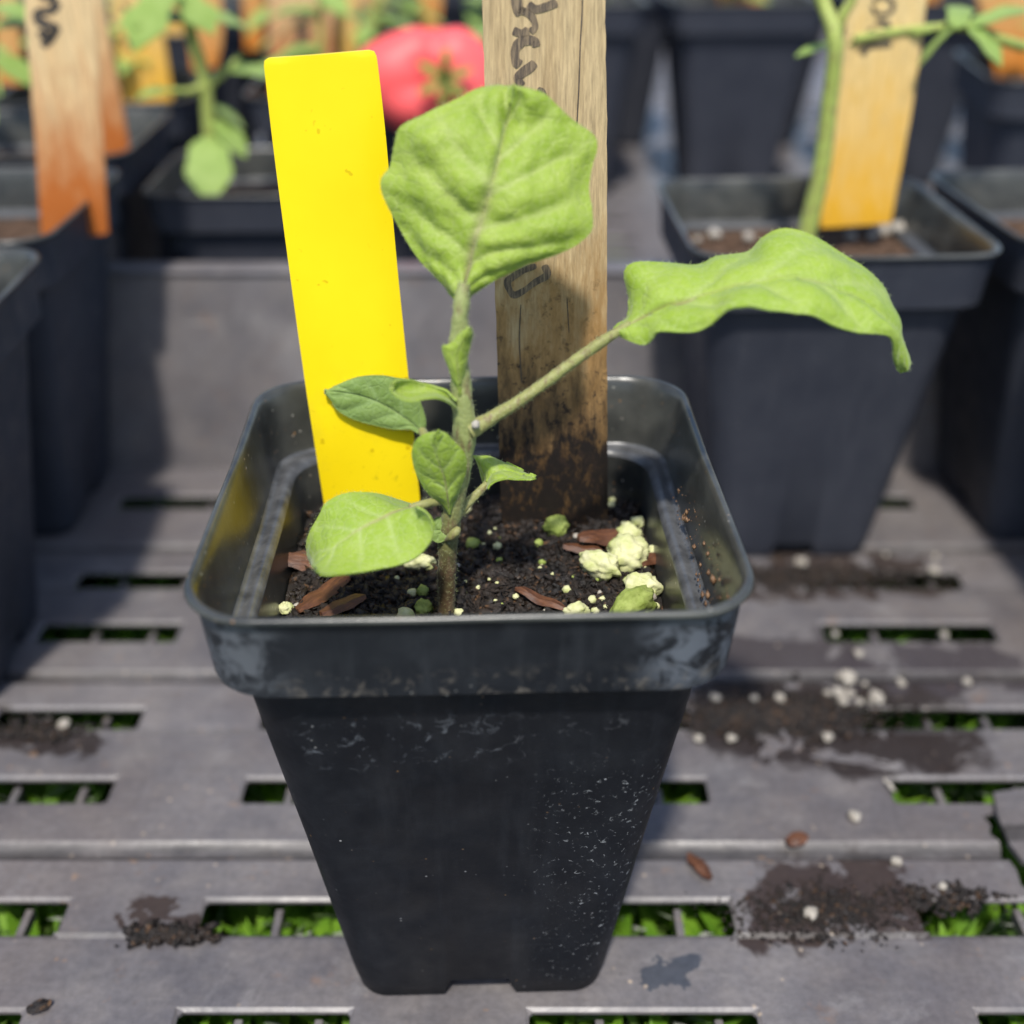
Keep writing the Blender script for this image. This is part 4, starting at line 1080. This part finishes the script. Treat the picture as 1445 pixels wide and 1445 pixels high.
# lobed seedling in the small pot behind the wall
b = ony(297, 222, .272)
q = lambda x, y, yy: ony(x, y, yy)
seedling('tomato_seedling', 'tomato seedling with pale rounded seed leaves in the small pot behind the wall', b,
  [[q(299, 236, .272), q(296, 190, .272), q(288, 110, .272), q(268, 40, .272), q(240, -60, .274)], [q(289, 120, .272), q(270, 128, .268), q(238, 128, .262)], [q(290, 125, .272), q(318, 100, .276), q(340, 80, .28)]],
  .0028,
  [(q(296, 192, .270), (.05, -.8, -.5), .026, .018, .3, .12), (q(300, 168, .272), (.7, -.3, -.55), .018, .011, .2, 0), (q(300, 150, .274), (.7, .2, -.4), .014, .010, .2, 0),
   (q(240, 128, .262), (-.6, -.3, .1), .012, .008, .3, 0), (q(318, 100, .276), (.8, .1, .1), .020, .012, .35, .1), (q(262, 30, .272), (-.8, -.2, .25), .024, .018, .4, .25), (q(264, 30, .272), (.9, .3, .2), .022, .014, .4, .25),
   (q(245, -20, .272), (-.4, -.6, -.35), .028, .02, .3, .25), (q(250, -10, .272), (.6, -.5, -.3), .02, .014, .3, .25)])
# thin stem by the golden stake
seedling('tomato_seedling', 'thin tall green-stemmed seedling before the golden stake', q(1138, 330, .168),
  [[q(1134, 345, .168), q(1142, 315, .168), q(1160, 235, .168), q(1170, 150, .168), q(1178, 80, .167), q(1177, 42, .167), q(1158, -4, .174), q(1130, -80, .17)], [q(1178, 46, .175), q(1190, 20, .175), q(1206, -10, .175), q(1215, -60, .175)],
   [q(1445, 66, .19), q(1410, 55, .186), q(1370, 38, .188), q(1340, 38, .188), q(1262, 45, .187), q(1205, 55, .186)]],
  .0030,
  [(q(1178, 62, .178), (-.9, -.1, -.08), .012, .005, .2, .1), (q(1262, 45, .187), (-.9, -.05, -.12), .014, .0035, .1, 0), (q(1345, 38, .187), (-.9, -.05, .02), .014, .004, .2, .2), (q(1345, 38, .18), (-.5, .1, -.5), .014, .004, .2, .2),
   (q(1370, 38, .182), (.6, .2, .25), .022, .008, .2, .2), (q(1365, 36, .182), (.4, -.4, -.3), .016, .008, .2, .2), (q(1350, 40, .18), (.2, .5, .25), .018, .008, .2, .2)])
seedling('tomato_seedling', 'pale green seedling at the edge of the left pot behind its stakes', q(0, 120, .26),
  [[q(-14, 140, .265), q(-12, 60, .265), q(-10, -40, .265)]], .002,
  [(q(-6, 80, .26), (.9, -.3, -.35), .016, .012, .3, 0), (q(-12, 40, .26), (.7, .2, .2), .018, .012, .3, 0), (q(-12, 10, .26), (.8, -.2, .0), .02, .012, .3, 0)])
bgr = random.Random(14)
for (x, y) in [(-.175, .40), (-.06, .40), (-.03, .52), (.06, .64), (.1765, .64), (.295, .405), (-.19, .53), (-.30, .53), (.30, .66), (.11, .79), (-.01, .79), (-.13, .79), (-.08, .66), (.23, .79), (-.20, .31), (-.155, .42), (-.10, .43), (-.055, .44), (.0, .45), (-.01, .40), (-.21, .42)]:
    bx, by = x + bgr.uniform(-.015, .015), y + bgr.uniform(-.015, .015)
    h = bgr.uniform(.03, .06); lv = []
    for k in range(7):
        a = bgr.uniform(0, 6.28)
        lv.append((Vector((bx, by, .1 + h * bgr.uniform(.4, 1))), (math.cos(a), math.sin(a), bgr.uniform(-.1, .5)), bgr.uniform(.018, .032), bgr.uniform(.009, .015), .4, .2))
    seedling('tomato_seedling', 'small blurred green seedling in one of the pots behind the tray wall', (bx, by, .098), [[Vector((bx, by, .09)), Vector((bx, by, .1 + h * .5)), Vector((bx + .002, by, .1 + h))]], .0018, lv, group='blurred seedlings behind the wall')

# ------------------------------------------------------------------ tomato
tc = ony(607, 112, .345)
tom = empty('tomato', tc - Vector((0, 0, .024))); tag(tom, 'red ripe tomato with green calyx behind the yellow tag and top leaf', 'tomato')
tinv = Matrix.Translation(tom.location).inverted()
bm = bmesh.new(); bmesh.ops.create_uvsphere(bm, u_segments=64, v_segments=40, radius=1)
axis_rot = Matrix.Rotation(R_(80), 3, 'X') @ Matrix.Identity(3)
for v in bm.verts:
    c = v.co.normalized(); a = math.atan2(c.y, c.x); pole = max(0, c.z)
    r = 1 + .05 * math.cos(4 * a + 1.2) * (1 - abs(c.z)) ** .3 - .34 * pole ** 6 + .10 * (abs(math.cos(a)) ** 2) * (1 - pole) - .20 * math.exp(-((c.x - .12) / .22) ** 2) * (1 if c.z > -.3 else .3)
    k = Vector((c.x * 1.12, c.y * .86, c.z * .8)) * r * .0265
    v.co = tc + axis_rot @ k
me = bpy.data.meshes.new('fruit'); bm.to_mesh(me); bm.free(); me.polygons.foreach_set('use_smooth', [True] * len(me.polygons))
o = obj('fruit', me, M['tomato'], tom); o.matrix_parent_inverse = tinv
cb = ony(627, 112, .3255); g = Geo()
for k in range(6):
    a = k * 1.05 + .4; d = Vector((math.cos(a), -.25, math.sin(a)))
    leaf3d(g, cb, d, (0, -1, .3), .0125, .0040, .25, 8)
tube_geo(g, spline([cb + Vector((0, .003, 0)), cb + Vector((0, -.004, .004)), cb + Vector((.001, -.006, .012))], 8), .0014, 8)
o = obj('calyx', g.mesh('calyx', sharp=0), M['calyx'], tom); o.matrix_parent_inverse = tinv

# ------------------------------------------------------------------ debris on the tray
def on_tray(px, py, z): return onz(px, py, z)
beads = [(1195, 957, 13), (1168, 978, 9), (1184, 978, 10), (1200, 978, 9), (1213, 990, 8), (1236, 985, 14), (1100, 985, 8), (1065, 985, 8), (1032, 1042, 9), (1168, 1040, 9), (1206, 1152, 9), (1265, 1216, 8), (1145, 1289, 10), (1330, 1250, 7),
         (1220, 965, 7), (1190, 990, 7), (1270, 960, 6), (1365, 962, 8), (1178, 895, 9), (1212, 922, 8), (1130, 793, 10), (1320, 785, 9), (1318, 805, 8), (1010, 985, 7), (985, 1042, 7), (90, 1022, 11), (1273, 965, 6), (1332, 895, 7), (1250, 783, 7)]
for i, (x, y, r) in enumerate(beads):
    rr_ = r * .00018 * (0.65 + 0.6 * random.Random(i).random()); p = on_tray(x, y, rr_ * .5); p.z = rr_ * .55
    lump('perlite', p, rr_, M['perlite_w'], i + 100, 'loose whitish perlite bead lying on the slotted tray floor', 'perlite beads on the tray', squash=.7, lobes=.5, sub=3)
def clump(cx, cy, w, h, n, seed, label, size=1.0):
    rr = random.Random(seed); g = Geo()
    for _ in range(n):
        x = cx + rr.gauss(0, w * .42); y = cy + rr.gauss(0, h * .42)
        p = on_tray(x, y, 0.0); s = rr.uniform(.0003, .0011) * size * (.6 + .6 * rr.random() ** 2)
        e = Matrix.Rotation(rr.uniform(0, 6.28), 3, 'Z')
        pts = [e @ Vector((a * s * rr.uniform(.7, 1.9), b * s, 0)) + p + Vector((0, 0, s * .15)) for a, b in ((-1, -.6), (1, -.7), (.8, .8), (-.9, .7))]
        g.add(pts + [p + Vector((0, 0, s * rr.uniform(.6, 1.3)))], [(0, 1, 4), (1, 2, 4), (2, 3, 4), (3, 0, 4), (3, 2, 1, 0)])
    tag(obj('soil_crumbs', g.mesh('soil_crumbs', sharp=0), M['soil']), label, 'soil', kind='stuff')
clump(1090, 1008, 170, 34, 2600, 1, 'spilled dark wet soil crumbs on the tray right of the foreground pot')
clump(1160, 1285, 130, 44, 2200, 2, 'spilled brown soil on the tray by the cracked corner', .5)
clump(240, 1318, 70, 14, 260, 3, 'small brown soil clump on the tray left of the foreground pot', 1.3)
clump(1140, 815, 190, 18, 1200, 4, 'soil crumbs on the tray under the pot with the golden stake')
clump(60, 1030, 70, 18, 200, 5, 'dark soil crumbs on the tray near the shaded left pots', 1.3)
clump(1330, 1270, 90, 25, 250, 6, 'soil crumbs round the cracked corner of the tray')
def tray_chip(px, py, L, w, ang, lb, mt='bark', seed=1):
    o = chip(460, 840, L, w, ang, lb, seed, mt); p = on_tray(px, py, 0.0012); o.location = (p.x, p.y, .0012)
tray_chip(987, 1222, .009, .004, 2.0, 'curled brown bark flake lying on the tray beside the pot foot', 'bark', 11)
tray_chip(1125, 1184, .006, .004, .4, 'orange-brown bark flake lying on the open tray floor', 'bark', 12)
tray_chip(55, 1420, .005, .003, .5, 'small black fleck on the tray by the front edge slot', 'soil', 13)
tray_chip(1255, 1108, .005, .0014, 1.9, 'thin pale sliver lying at the end of a tray slot', 'perlite_w', 14)

# broken sliver of tray plastic by the crack
g = Geo(); p = [onz(x, y, .002) for x, y in ((1402, 1118), (1470, 1108), (1480, 1200), (1444, 1215), (1425, 1190), (1408, 1150))]
g.add([v for v in p] + [v - Vector((0, 0, .0016)) for v in p], [tuple(range(6)), tuple(range(11, 5, -1))] + [(i, (i + 1) % 6, 6 + (i + 1) % 6, 6 + i) for i in range(6)])
tag(obj('plastic_fragment', g.mesh('plastic_fragment'), M['tray']), 'broken grey plastic fragment lying beside the crack in the tray', 'plastic fragment')
